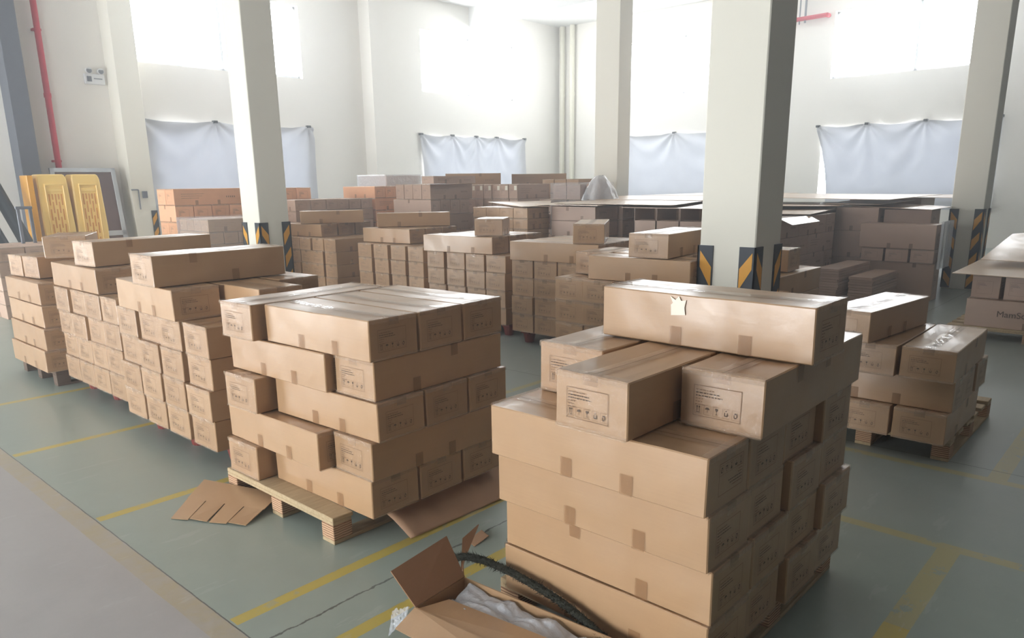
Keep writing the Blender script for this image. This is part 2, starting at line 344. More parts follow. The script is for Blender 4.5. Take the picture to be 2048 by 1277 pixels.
# ------------------------------------------------------------------ cartons
def print_end(mb, x, W, Hh, sgn, small=False, flip=False):     # printed panel on an end face at x
    ink = M['ink']; e = .0007*sgn
    def q(y0, y1, z0, z1, mt=ink):
        if flip: y0, y1, z0, z1 = W-y1, W-y0, Hh-z1, Hh-z0
        if sgn < 0: y0, y1 = W-y1, W-y0                         # reads left to right seen from -x
        p = [(x+e, y0, z0), (x+e, y1, z0), (x+e, y1, z1), (x+e, y0, z1)]
        if sgn < 0: p.reverse()
        mb.quad(p, mt)
    y0, y1, z0, z1 = W*.17, W*.74, Hh*.20, Hh*.74; t = .0018
    fk = M['ink_faint']
    for a in ((y0, y1, z0, z0+t), (y0, y1, z1-t, z1), (y0, y0+t, z0, z1), (y1-t, y1, z0, z1)): q(*a, fk)
    zz = z1-Hh*.07
    for k, w in enumerate((.40, .5, .56, .16, .14, .2)):
        y = y0+.008
        while y < y0+.008+(y1-y0)*w:
            ww = random.uniform(.004, .014); q(y, min(y+ww, y0+.008+(y1-y0)*w), zz-Hh*.018, zz, M['ink'] if k in (1, 2) else fk); y += ww+.003
        zz -= Hh*.052
    if small: return
    sw = (y1-y0)/5.6; sh = Hh*.15; zb = z0+Hh*.05
    for k in range(5):
        a = y0+.006+k*(sw*1.1); c = a+sw*.42
        for g in ((a, a+sw*.84, zb-.002, zb-.001), (a, a+sw*.84, zb+sh, zb+sh+.001), (a, a+.001, zb, zb+sh), (a+sw*.83, a+sw*.84, zb, zb+sh)): q(*g, fk)
        if k == 0:
            for d in (-.004, .004): q(c+d-.001, c+d+.001, zb+.006, zb+sh-.004); q(c+d-.0025, c+d+.0025, zb+sh-.009, zb+sh-.005)
            q(c-.007, c+.007, zb+.002, zb+.004)
        elif k == 1:
            for i, w in enumerate((.008, .007, .0045)): q(c-w, c+w, zb+sh*.55+i*.0025, zb+sh*.55+(i+1)*.0025)
            q(c-.0007, c+.0007, zb+.006, zb+sh*.55)
        elif k == 2:
            for i, w in enumerate((.001, .0035, .005, .005)): q(c-w, c+w, zb+sh*.45+i*.003, zb+sh*.45+(i+1)*.003)
            q(c-.0007, c+.0007, zb+.005, zb+sh*.5); q(c-.004, c+.004, zb+.004, zb+.0055)
        elif k == 3:
            q(c-.002, c+.002, zb+sh*.72, zb+sh*.84); q(c-.006, c-.003, zb+.006, zb+sh*.6); q(c+.003, c+.006, zb+.006, zb+sh*.6); q(c-.005, c+.005, zb+.005, zb+.009)
        else:
            q(c-.006, c-.003, zb+.006, zb+sh*.55); q(c+.003, c+.006, zb+.008, zb+sh*.6); q(c-.004, c+.005, zb+sh*.6, zb+sh*.75); q(c-.004, c+.003, zb+.004, zb+.008)
TAPES = {}
def carton_meshes(L, W, Hh, mat, seed, detail=2, flip=False):
    random.seed(seed); mb = MB()
    g = .0025
    jit = [(random.uniform(-.002, .002), random.uniform(-.002, .002), 0 if i < 4 else random.uniform(-.003, 0)) for i in range(8)]
    mb.box(g, L-g, g, W-g, .001, Hh-.001, mat)
    if detail:
        for i in range(8): x, y, z = mb.v[i]; mb.v[i] = (x+jit[i][0], y+jit[i][1], z+jit[i][2])
        me0 = mb.mesh('body', .004 if detail > 1 else .003)
    else: me0 = mb.mesh('body')
    bm = bmesh.new(); bm.from_mesh(me0)
    if detail > 1:                                            # slight bulge and warp of the board
        bmesh.ops.subdivide_edges(bm, edges=[e for e in bm.edges if e.calc_length() > .05], cuts=5, use_grid_fill=True)
        for v in bm.verts:
            x, y, z = v.co; bx = math.sin(math.pi*max(0, min(1, x/L))); by = math.sin(math.pi*max(0, min(1, y/W))); bz = math.sin(math.pi*max(0, min(1, z/Hh)))
            if z > Hh-.012: v.co.z += -.006*by*bx+.003*noise.noise(Vector((x*6, y*9, seed)))
            if y < .008: v.co.y -= .002*bx*bz
    me = bpy.data.meshes.new('cardboard_carton'); bm.to_mesh(me); bm.free()
    base = MB(); base.v = [tuple(v.co) for v in me.vertices]; base.f = [tuple(p.vertices) for p in me.polygons]; base.m = [0]*len(base.f); base.mats = [mat]
    if detail:
        d = .006 if detail > 1 else 0
        for s, x in ((1, L-g+.002), (-1, g-.002)): print_end(base, x, W, Hh, s, detail < 2, flip)
        if detail == 1:
            fk = M['ink_faint']
            for k in range(3):
                xq = L*.10
                while xq < L*(.42-.05*k): ww = random.uniform(.01, .035); zq = Hh*(.66-.13*k); base.quad([(xq, g-.0012, zq), (xq+ww, g-.0012, zq), (xq+ww, g-.0012, zq+.006), (xq, g-.0012, zq+.006)], fk); xq += ww+.008
            for k in range(5):
                xq = L*.72+k*.034; zq = Hh*.42; q_ = Hh*.1; base.quad([(xq, g-.0012, zq), (xq+.016, g-.0012, zq), (xq+.016, g-.0012, zq+q_), (xq, g-.0012, zq+q_)], fk)
        yc = W/2; z = Hh+.0004
        n = 8; 
        for i in range(n):
            xa, xb = L*i/n, L*(i+1)/n
            def zz(x): return Hh-.001+.0015-(d*math.sin(math.pi*x/L))*.95
            base.quad([(xa, yc-.0016, zz(xa)), (xb, yc-.0016, zz(xb)), (xb, yc+.0016, zz(xb)), (xa, yc+.0016, zz(xa))], M['seam'])
    me = base.mesh('cardboard_carton')
    tp = None
    if detail:
        t = base; w = .03; e = .0012; d = .006 if detail > 1 else 0; n = 8
        for x, s in ((0-e, -1), (L+e, 1)):
            for z0, z1 in ((Hh-.02, Hh+.0015), (0, .014)):                     # shiny tape along the end edges
                p = [(x+s*.0006, .004, z0), (x+s*.0006, W-.004, z0), (x+s*.0006, W-.004, z1), (x+s*.0006, .004, z1)]
                if s < 0: p.reverse()
                t.quad(p, M['edgetape'])
            if detail > 1:
                p = [(x+s*.0003, .01, .014), (x+s*.0003, W-.01, .014), (x+s*.0003, W-.01, Hh-.02), (x+s*.0003, .01, Hh-.02)]
                if s < 0: p.reverse()
                t.quad(p, M['endfilm'])
            xs = (x, x-s*.03)
            t.quad([(min(xs), .004, Hh+.0022), (max(xs), .004, Hh+.0022), (max(xs), W-.004, Hh+.0022), (min(xs), W-.004, Hh+.0022)], M['edgetape'])
        for y, s in ((-.0024 if detail > 1 else -e, -1), (W+e, 1)):
            for fx, lo in ((.30+random.uniform(-.03, .03), random.random() < .8), (.60+random.uniform(-.03, .03), random.random() < .8)):
                z0, z1 = (0.002, .072) if lo else (Hh-.06, Hh)
                p = [(L*fx-.024, y, z0), (L*fx+.024, y, z0), (L*fx+.024, y, z1), (L*fx-.024, y, z1)]
                if s > 0: p.reverse()
                t.quad(p, M['tape'])
        me = base.mesh('cardboard_carton')
        if detail > 1:                                          # one strip along the top seam and down both ends
            t = MB(); prof = [(-e-.0004, Hh-.035), (-e-.0004, Hh-.001)]
            prof += [(max(-e, min(L+e, L*i/n)), Hh+.0018-(d*math.sin(math.pi*i/n))) for i in range(n+1)]
            prof += [(L+e+.0004, Hh-.001), (L+e+.0004, Hh-.035)]
            for x, z in prof: t.v += [(x, W/2-w, z), (x, W/2+w, z)]
            for i in range(len(prof)-1): t.f.append((2*i, 2*i+2, 2*i+3, 2*i+1)); t.m.append(t.mi(M['toptape']))
            tp = t.mesh('packing_tape')
    return me, tp
CACHE = {}
def carton_proto(L, W, Hh, mat, detail, variant):
    key = (round(L, 3), round(W, 3), round(Hh, 3), mat, detail, variant)
    if key not in CACHE: CACHE[key] = carton_meshes(L, W, Hh, M[mat], 11+variant, detail, variant == 4)
    return CACHE[key]
USED = set()
def carton(x, y, z, orient, label, group, L=LB, W=WB, Hh=H, mat='kraft', detail=2, variant=None, ang=0, ex=0., cat='box'):
    """x,y: corner (min,min) of the footprint in the frame turned by ang about (0,0) handled by caller; ex = extra turn"""
    variant = random.randint(0, 3) if variant is None else variant
    me, tp = carton_proto(L, W, Hh, mat, detail, variant)
    o = bpy.data.objects.new('cardboard_carton', me); COL.objects.link(o)
    rz = ang+ex
    if orient == 'y': rz += math.pi/2; loc = Vector((x, y, z))+Vector((math.cos(ang+ex)*W, math.sin(ang+ex)*W, 0))
    else: loc = Vector((x, y, z))
    o.location = loc; o.rotation_euler.z = rz
    assert label not in USED, label
    USED.add(label); tag(o, label, cat, group)
    if tp:
        t = bpy.data.objects.new('packing_tape', tp); COL.objects.link(t); t.parent = o
    return o
def place(ox, oy, ang, lx, ly):
    c, s = math.cos(ang), math.sin(ang); return ox+c*lx-s*ly, oy+s*lx+c*ly
LAY = ['top layer', 'second layer down', 'third layer down', 'fourth layer down', 'fifth layer down', 'sixth layer down', 'seventh layer down', 'eighth layer down']
def col_words(n, first='leftmost', last='rightmost'):
    base = [first, 'second from left', 'third from left', 'fourth from left', 'fifth from left', 'sixth from left', 'seventh from left']
    w = base[:n]
    if n > 1: w[-1] = last
    return w
def ends_stack(ox, oy, ang, z0, nlay, ncol, desc, group, gap=.01, face='-x', jit=.012, seed=1, L=LB, W=WB, Hh=H, mat='kraft', detail=2, cols=None, offs=None, layer0=0, word='carton end', skip=()):
    """stack of cartons whose ends all face one way; layer words count down from the top"""
    rnd = random.Random(seed)
    cols = cols or [i*(W+gap) for i in range(ncol)]
    for k in range(nlay):
        for i, cpos in enumerate(cols):
            if (k, i) in skip: continue
            j1 = 0 if k == 0 else rnd.uniform(-jit, jit); 
            ww = col_words(ncol)[::-1][i] if face == '-x' else col_words(ncol)[i]
            lab = 'brown %s, %s, %s, %s' % (word, ww, LAY[nlay-1-k+layer0], desc)
            dx, dy = (offs[k] if offs else (0, 0))
            if face == '-x': px, py = place(ox, oy, ang, j1+dx, cpos+dy); carton(px, py, z0+k*Hh, 'x', lab, group, L, W, Hh, mat, detail, None, ang)
            else: px, py = place(ox, oy, ang, cpos+dx, j1+dy); carton(px, py, z0+k*Hh, 'y', lab, group, L, W, Hh, mat, detail, None, ang)
PAL = None
def wood_pallet(x, y, lx, ly, label, mats=('wood', 'ply'), rz=0):
    e = link('wooden_pallet', None, None, (x, y, 0), rz); tag(e, label, 'pallet', None)
    bm_ = {}
    def part(name, x0, x1, y0, y1, z0, z1, mt):
        mb = MB(); mb.box(x0, x1, y0, y1, z0, z1, M[mt]); mb.build(name, e, .003)
    for i in range(3):
        yy = (ly-.1)*i/2; part('bottom_board', 0, lx, yy, yy+.1, 0, .02, mats[0])
        for k in range(3): xx = (lx-.11)*k/2; part('block', xx, xx+.11, yy, yy+.1, .02, .10, mats[1])
    for k in range(3): xx = (lx-.11)*k/2; part('stringer_board', xx, xx+.11, 0, ly, .10, .118, mats[0])
    n = 7
    for i in range(n): yy = (ly-.1)*i/(n-1)
    n = 6
    for i in range(n): xx = (lx-.12)*i/(n-1); part('deck_board', xx, xx+.12, 0, ly, .1181, .14, mats[0])
    return e
def red_pallet(x, y, lx, ly, label):
    e = link('plastic_pallet', None, None, (x, y, 0)); tag(e, label, 'pallet', 'red plastic pallets')
    mb = MB(); mb.box(0, lx, 0, ly, .115, .14, M['redplastic'])
    for i in range(3): mb.box(0, lx, (ly-.12)*i/2, (ly-.12)*i/2+.12, .10, .115, M['redplastic'])
    mb.build('deck', e, .004)
    for i in range(3):
        for k in range(3):
            mb = MB(); cx, cy = .07+(lx-.14)*k/2, .07+(ly-.14)*i/2
            mb.cyl((cx, cy, 0), (cx, cy, .10), .05, M['redplastic'], 12, .07); mb.build('foot', e)
    return e

# ---- stack one: brick-laid, centre left
o1 = (1.985, 2.675)
S1 = 'front pallet stack'
g1 = 'cartons on the front left wooden pallet'
wood_pallet(1.85, 2.86, 1.2, 1.03, 'new light wooden pallet under the front left brick-laid stack')
lay_off = [(1.968, 2.697), (1.972, 2.683), (1.998, 2.657), (2.010, 2.679), (1.985, 2.668)]
lang = [R(1), R(0), R(2.), R(1.5), R(2.2)]
D5 = 'front left stack'
for k in range(5):
    ox, oy = lay_off[k]; a = lang[k]; z = Z(k); lw = LAY[4-k]
    def P_(lx, ly): return place(ox, oy, a, lx, ly)
    lay = 'five-layer stack on new pallet'
    if k in (0, 2, 4):
        for i, w in enumerate(('nearest', 'middle', 'far right')):
            px, py = P_(i*.308, 0 if i else 0); carton(px, py, z, 'y', 'lengthwise brown carton, %s of three, %s, five-layer stack on new wooden pallet' % (w.replace('far right', 'rightmost'), lw), g1, L=.83, variant=i+(1 if k == 2 else 0), ang=a, ex=0)
        px, py = P_({0: -.09, 2: -.10, 4: -.06}[k], .845+.02); carton(px, py, z, 'x', 'crosswise carton with printed end, left end, %s, five-layer stack on new pallet' % lw, g1, variant=2, ang=a)
    else:
        px, py = P_(0, 0); carton(px, py, z, 'x', 'crosswise brown carton along the right side, %s, five-layer stack on new pallet' % lw, g1, L=.88, variant=k % 4, ang=a)
        for i in range(3):
            px, py = P_(i*.305-.045-(.04 if k == 1 else 0), .315); carton(px, py, z, 'y', 'lengthwise brown carton, %s of three, %s, five-layer stack on new pallet' % (('left side', 'middle', 'far right')[i], lw), g1, L=.87, variant=i, ang=a)
# ---- stack two: nearest, right
g2 = 'cartons on the nearest pallet'
wood_pallet(1.98, .98, 1.2, .9, 'light wooden pallet under the nearest tall stack')
offs = [(1.925, .935), (1.935, .935), (1.905, .94), (1.875, .94)]
xs = [[0, .285, .60, .90], [0, .29, .59, .90], [0, .29, .60, .91], [0, .285, .585, .89]]
for k in range(4):
    for i in range(4):
        ox, oy = offs[k]; dy = (0, .0, .01, -.015)[i] if k % 2 else (0, .01, -.01, .0)[i]
        W_ = .278 if i < 2 else .29
        carton(ox+xs[k][i], oy+dy, Z(k), 'y', 'long taped carton, %s of four, %s, nearest tall stack' % (('front', 'second', 'third', 'rearmost')[i], LAY[5-k]), g2, L=.875 if i < 2 else .875, W=.283 if i < 2 else .292, variant=(k+i) % 4 if not (k == 3 and i == 0) else 4, ang=R(0 if k > 1 else -.5))
carton(1.84, 1.195, Z(4), 'x', 'carton with clear printed panel, overhanging left, nearest tall stack second layer', g2, L=.9, W=.288, variant=0, ang=R(0))
carton(2.125, .89, Z(4), 'x', 'carton with printed end set back at right, second layer, nearest tall stack', g2, L=.93, W=.288, variant=1, ang=R(.8))
carton(2.15, 1.51, Z(4), 'x', 'rear carton with crumpled tape, second layer down, nearest tall stack', g2, L=.88, W=.30, variant=3, ang=R(0))
o = carton(2.385, .85, Z(5), 'y', 'single carton with white sticker remains crowning the nearest tall stack', g2, L=.84, W=.285, variant=2, ang=R(-.5))
mb = MB()     # torn sticker on the long side
mb.slab([(x_, .2862, z_) for x_, z_ in ((.470, .118), (.528, .112), (.530, .150), (.522, .158), (.534, .182), (.512, .170), (.498, .184), (.488, .168), (.468, .172), (.474, .145))], -.0006, M['sticker'])
me = mb.mesh('torn_sticker')
s = link('torn_sticker', me, o); tag(s, 'torn white sticker remains')
# ---- stack three: low, right
g3 = 'cartons on the right-hand pallet'
wood_pallet(4.95, .90, 1.2, 1.0, 'wooden pallet under the low stack at right')
for i in range(3): carton(4.80+.0*i, .905+i*.315, Z(0), 'x', 'end-on carton, %s of three, bottom layer, low stack at right' % ('right', 'middle', 'hidden left')[i], g3, L=.84, variant=i)
carton(4.86, .90, Z(1), 'y', 'sideways carton across the second layer from floor, low stack at right', g3, L=.95, variant=1)
carton(5.17, .905, Z(1), 'y', 'sideways carton behind another, second layer from floor, low stack at right', g3, L=.9, W=.26, variant=2)
carton(5.48, .90, Z(1), 'y', 'rear sideways carton, second layer from floor, low stack at right', g3, L=.9, variant=3)
carton(4.79, .895, Z(2), 'x', 'glossy taped carton at right of third layer, low stack at right', g3, L=.9, variant=0, ang=R(1))
carton(4.76, 1.21, Z(2), 'x', 'left carton of third layer under the top one, low stack at right', g3, L=.9, variant=2)
carton(4.71, 1.36, Z(3), 'x', 'single top carton lying askew on the low stack at right', g3, L=.92, variant=1, ang=R(-6))
# ---- left row, red pallets
g4 = 'cartons in the near-left row'
red_pallet(2.05, 4.2, 1.1, 1.22, 'red plastic pallet under the nearer stack of the left row'); red_pallet(2.14, 5.8, 1.1, 1.2, 'red plastic pallet under the farther stack of the left row')
ends_stack(1.93, 4.13, 0, .14, 4, 4, 'nearer stack in left row', g4, cols=[0, .345, .675, 1.01], seed=3, layer0=2, offs=[(0, .03), (-.01, .02), (0, 0), (0, -.01)])
carton(1.89, 4.44, Z(4), 'y', 'lengthwise carton at front, second layer down, nearer stack in left row', g4, L=.92, variant=1, ang=R(-2))
carton(2.22, 4.02, Z(4), 'y', 'lengthwise carton in the middle, second layer down, nearer stack in left row', g4, L=.88, variant=0)
carton(2.56, 4.36, Z(4), 'y', 'lengthwise carton at rear, second layer down, nearer stack in left row', g4, L=.88, variant=2)
carton(1.865, 4.60, Z(5), 'x', 'long carton lying alone across the top, nearer stack in left row', g4, L=.89, W=.33, variant=3, ang=R(-.5))
ends_stack(2.02, 5.72, 0, .14, 4, 4, 'farther stack in left row', g4, cols=[0, .315, .63, .95], seed=5, layer0=2)
carton(2.04, 6.07, Z(4), 'y', 'lengthwise carton at front, second layer down, farther stack in left row', g4, L=.98, variant=1)
carton(2.36, 6.08, Z(4), 'y', 'lengthwise carton set behind, second layer down, farther stack in left row', g4, L=.95, variant=0)
carton(2.68, 6.05, Z(4), 'y', 'rear lengthwise carton, second layer down, farther stack in left row', g4, L=.95, variant=2)
carton(2.10, 6.22, Z(5), 'x', 'long carton lying slightly askew on top, farther stack in left row', g4, L=1.0, W=.33, variant=3, ang=R(6))
carton(2.40, 7.22, Z(5), 'x', 'small carton with red tape marks, bridging two stacks at far left', g4, L=.6, W=.34, Hh=.19, variant=1, ang=R(62), ex=0)
# ---- far-left stack on weathered pallet
g5 = 'cartons on the far-left pallet'
wood_pallet(2.0, 7.24, 1.15, .95, 'dark weathered wooden pallet at the far left', ('oldwood', 'oldwood'))
for k in range(4):
    for i in range(3): carton(1.925+i*.31+(0, .02, .04, .05)[k], 7.20+(0, -.01, .02, .06)[k], Z(k), 'y', 'lengthwise carton, %s of three, %s, far-left stack on weathered pallet' % (('front', 'middle', 'rear')[i], LAY[4-k]), g5, L=.93, variant=(i+k) % 4)
carton(2.10, 7.62, Z(4), 'x', 'crosswise carton nearest, top layer, far-left stack on weathered pallet', g5, variant=1, ang=R(6), L=.8)
carton(2.06, 7.94, Z(4), 'x', 'crosswise carton farther back, top layer, far-left stack on weathered pallet', g5, variant=2, ang=R(4), L=.8)
# ---- middle row
g6 = 'cartons in the middle row'
def mid(name, x, y, cols, seed, nl=4, skip=(), l0=2):
    red_pallet(x+.1, y+.04, .95, 1.16, 'red plastic pallet under %s' % name)
    ends_stack(x, y, 0, .14, nl, len(cols), name, g6, cols=cols, seed=seed, layer0=l0, detail=2, skip=skip)
nE = 'middle-row stack nearest centre pillar'; mid(nE, 4.96, 2.79, [0, .305, .61, .905], 11)
carton(5.06, 2.77, Z(4), 'y', 'lengthwise carton at front, second layer, %s' % nE, g6, L=.91, variant=1, ang=R(4))
carton(5.25, 3.72-.02, Z(4), 'x', 'crosswise carton peeking out left, second layer, %s' % nE, g6, L=.55, variant=0)
carton(5.36, 2.98, Z(4), 'y', 'lengthwise carton behind, second layer, %s' % nE, g6, L=.70, W=.28, variant=2)
carton(5.09, 2.98, Z(5), 'x', 'wrapped carton on top with glossy corners, %s' % nE, g6, L=.89, W=.345, variant=3, ang=R(7))
nD = 'middle-row stack with small turned box'; mid(nD, 5.88, 4.10, [0, .31, .62, .935], 12)
carton(5.90, 4.22, Z(4), 'y', 'lengthwise carton at front, second layer, %s' % nD, g6, L=1.06, W=.33, variant=1, ang=R(6))
carton(6.24, 4.26, Z(4), 'y', 'lengthwise carton second behind, second layer, %s' % nD, g6, L=1.0, variant=2, ang=R(6))
carton(6.56, 4.29, Z(4), 'y', 'rear lengthwise carton, second layer, %s' % nD, g6, L=1.0, variant=2, ang=R(6))
carton(6.00, 4.22, Z(5), 'x', 'small carton end turned toward viewer on top, %s' % nD, g6, L=.9, W=.31, variant=0, ang=R(32))
nC = 'middle-row stack left of small box'; nC = 'middle-row stack behind the front left stack'; mid(nC, 6.03, 5.56, [0, .315, .64, .98], 13)
carton(6.08, 5.80, Z(4), 'y', 'lengthwise carton at front, second layer, %s' % nC, g6, L=1.06, W=.31, variant=1, ang=R(5))
carton(6.40, 5.82, Z(4), 'y', 'lengthwise carton second, second layer, %s' % nC, g6, L=1.0, variant=2, ang=R(5))
carton(6.72, 5.84, Z(4), 'y', 'rear lengthwise carton, second layer, %s' % nC, g6, L=1.0, variant=2, ang=R(5))
carton(6.30, 5.84, Z(5), 'x', 'small bright-sided carton turned on top, %s' % nC, g6, L=.5, W=.33, variant=0, ang=R(33))
nB = 'middle-row stack second from left'; mid(nB, 6.30, 7.22, [0, .36, .72, 1.08], 14)
carton(6.56, 7.78, Z(4), 'y', 'lengthwise carton at front, second layer, %s' % nB, g6, L=.92, W=.30, variant=1, ang=R(5))
carton(6.88, 7.80, Z(4), 'y', 'lengthwise carton second, second layer, %s' % nB, g6, L=.92, variant=2, ang=R(5))
carton(7.2, 7.82, Z(4), 'y', 'rear lengthwise carton, second layer, %s' % nB, g6, L=.92, variant=3, ang=R(5))
carton(6.65, 8.57, Z(5), 'x', 'dark-sided long carton laid diagonally on top, %s' % nB, g6, L=1.03, W=.30, variant=3, ang=R(-37))
nA = 'middle-row stack right of left pillar'; mid(nA, 6.50, 9.42, [0, .32, .64, .96], 15)
carton(6.86, 10.2, Z(4), 'y', 'lengthwise carton at left, second layer, %s' % nA, g6, L=.95, W=.33, variant=1, ang=R(4)) if False else None
carton(6.68, 10.02, Z(4), 'y', 'lengthwise carton at front, second layer, %s' % nA, g6, L=.98, W=.33, variant=1, ang=R(6))
carton(7.03, 10.05, Z(4), 'y', 'lengthwise carton second, second layer, %s' % nA, g6, L=.95, W=.33, variant=2, ang=R(6))
carton(7.38, 10.08, Z(4), 'y', 'rear lengthwise carton, second layer, %s' % nA, g6, L=.95, W=.33, variant=3, ang=R(6))
carton(6.58, 10.42, Z(5), 'x', 'long carton laid diagonally on top, %s' % nA, g6, L=.98, W=.30, variant=0, ang=R(-34))
# ---- stack right of the centre pillar
g7 = 'cartons behind the centre pillar'
wood_pallet(6.0, 2.5, 1.1, 1.1, 'wooden pallet behind the centre pillar')
for k in range(4):
    for i in range(3): carton(6.02, 2.47+i*.31, Z(k), 'x', 'lengthwise carton, %s of three, %s, stack right behind centre pillar' % (('right side', 'middle', 'left')[i], LAY[4-k]), g7, L=.95, variant=(i+k) % 4, ang=R(1))
carton(6.36, 2.55, Z(4), 'y', 'single carton with lit side on top, stack right behind centre pillar', g7, L=.8, variant=2, ang=R(3))

# ------------------------------------------------------------------ far stacks
def brick(x, y, ztop, desc, group, L, W, h, nl=None, vis=99, first='ends', mat='peach', ang=0, n=None, detail=1, z0=.14, pal=True, nx=None, LY=None):
    """rows alternate: 'ends' = ends on the -x side and long sides on the -y side, 'long' = the other way round"""
    nl = nl or max(1, round((ztop-z0)/h)); h = (ztop-z0)/nl; n = n or max(1, round(L/W)); row = first
    for k in range(nl-1, -1, -1):
        z = z0+k*h; lw = LAY[nl-1-k]
        LY_ = LY or L; n = max(1, round((LY_ if row == 'ends' else L)/W)) if LY else n
        for i in range(n):
            if row == 'ends': px, py = place(x, y, ang, 0, i*(W+.006)); orr = 'x'; wd_ = col_words(n)[::-1][i] if n > 1 else 'single'; w2 = 'end-on at left side'
            else: px, py = place(x, y, ang, i*(W+.006), 0); orr = 'y'; wd_ = col_words(n)[i] if n > 1 else 'single'; w2 = 'end-on at right side'
            carton(px, py, z, orr, '%s carton %s, %s, %s' % ('small', wd_, lw, desc), group, L if orr == 'x' else LY_, W, h-.001, mat, detail, None, ang)
        row = 'long' if row == 'ends' else 'ends'
    if pal: wood_pallet(x+.03, y+.03, max(.5, L-.06), max(.5, L-.06), 'wooden pallet under %s' % desc)
G8 = 'cartons in the far left stacks'
brick(5.29, 11.88, 1.67, 'orange-brown far stack beside wall pillar', G8, 1.2, .296, .255, LY=.60)
brick(6.58, 11.90, 1.66, 'orange-brown far stack behind left pillar', G8, 1.2, .296, .255, first='long', LY=.60)
brick(5.12, 10.50, 1.24, 'film-wrapped stack before orange stack', G8, .95, .22, .2, first='ends', mat='kraft', n=4)
G9 = 'cartons in the far middle stacks'
brick(7.06, 11.3, 1.46, 'low far stack right of left pillar', G9, .95, .305, .2, first='long', mat='grey_kraft', n=3, LY=.58)
brick(8.04, 11.5, 1.45, 'low far stack further right of left pillar', G9, .8, .26, .2, first='long', mat='grey_kraft', n=3)
brick(8.90, 11.5, 1.66, 'peach far stack left of printed stack', G9, 1.0, .25, .225, first='long', n=4)
brick(8.67, 9.69, 1.69, 'narrow-ended far stack with printed top', G9, 1.0, .225, .255, first='ends', mat='grey_kraft', n=4)
brick(10.13, 8.92, 1.66, 'far stack with white labels on ends', G9, 1.0, .21, .25, first='ends', mat='grey_kraft', n=6) if False else None
ends_stack(10.05, 8.95, 0, .14, 6, 6, 'far stack with white labels', G9, gap=.004, L=.9, W=.205, Hh=.255, mat='grey_kraft', detail=1, seed=21)
wood_pallet(10.08, 9.0, .85, 1.15, 'wooden pallet under the far stack with white labels')
for o in [q for q in COL.objects if q.get('label', '').endswith('top layer, far stack with white labels')]:
    mb = MB(); mb.box(-.002, 0, .015, .075, .15, .225, M['sticker']); mb.build('address_label', o)
def write(txt, size, par, loc, rot, mat, name='printed_text'):
    c = bpy.data.curves.new(name, 'FONT'); c.body = txt; c.size = size; c.extrude = .0004
    t = bpy.data.objects.new(name, c); COL.objects.link(t); bpy.context.view_layer.update()
    me = bpy.data.meshes.new_from_object(t.evaluated_get(bpy.context.evaluated_depsgraph_get())); bpy.data.objects.remove(t)
    me.materials.clear(); me.materials.append(mat); o = link(name, me, par); o.location = loc; o.rotation_euler = rot; return o
o = carton(8.67, 9.60, 1.691, 'x', 'carton with bold printed line on top of narrow-ended far stack', G9, 1.0, .3, .13, 'grey_kraft', 1)
o = carton(10.15, 10.95, 1.42, 'x', 'long carton lying high beneath the bluish cloth, far row', G9, 1.15, .3, .24, 'kraft', 1, ang=R(-47)) if False else None
brick(10.2, 10.95, 1.88, 'tall far stack under the bluish cloth', G9, 1.08, .27, .25, first='ends', mat='kraft', n=4, ang=R(-44))
brick(11.95, 10.8, 1.87, 'tall far stack left of drain pipes', G9, 1.15, .285, .25, first='ends', mat='kraft', n=4, ang=R(-48))
brick(11.52, 8.72, 1.75, 'far stack beside middle pillar', G9, .9, .29, .25, first='ends', mat='kraft', n=3)
brick(10.0, 12.52, 1.87, 'pale wrapped stack at far left middle', G9, .9, .29, .25, first='long', mat='grey_kraft', n=3)
# film-wrapped block and plastic drape
brick(10.25, 7.72, 1.655, 'film-wrapped bluish stack left of middle pillar', G9, .9, .29, .25, first='ends', mat='grey_kraft', n=2, pal=False)
wood_pallet(10.28, 7.72, .85, .58, 'wooden pallet under the film-wrapped bluish stack')
def film_box(x0, x1, y0, y1, z0, z1, label, mat='film', n=26, amp=.01, holes=False):
    V, F = [], []
    per = [(x0, y0), (x1, y0), (x1, y1), (x0, y1)]; pts = []
    for i in range(4):
        a, b_ = per[i], per[(i+1) % 4]
        for k in range(n): t = k/n; pts.append((a[0]+(b_[0]-a[0])*t, a[1]+(b_[1]-a[1])*t))
    cx, cy = (x0+x1)/2, (y0+y1)/2; nz = 16
    for k in range(nz+1):
        z = z0+(z1-z0)*k/nz
        for i, (px, py) in enumerate(pts):
            d = Vector((px-cx, py-cy)).normalized()*(amp*(1+noise.noise(Vector((px*9, py*9, z*20))))); V.append((px+d.x, py+d.y, z+.006*noise.noise(Vector((px*9, py*9, 3)))))
    N = len(pts)
    for k in range(nz):
        for i in range(N): j = (i+1) % N; F.append((k*N+i, k*N+j, (k+1)*N+j, (k+1)*N+i))
    F.append(tuple(nz*N+i for i in range(N)))
    me = bpy.data.meshes.new('stretch_film'); me.from_pydata(V, [], F); me.materials.append(M[mat]); me.polygons.foreach_set('use_smooth', [True]*len(F))
    return tag(link('stretch_film', me), label, 'plastic film')
film_box(10.225, 11.17, 7.70, 8.33, .8, 1.68, 'shiny bluish stretch film around the far block of cartons', 'film')
film_box(9.97, 10.93, 12.49, 13.45, 1.3, 1.89, 'cloudy stretch film around the pale far-left stack', 'filmdense')
film_box(5.09, 6.10, 10.47, 11.42, .6, 1.255, 'clear stretch film around the stack before the orange cartons', 'film')
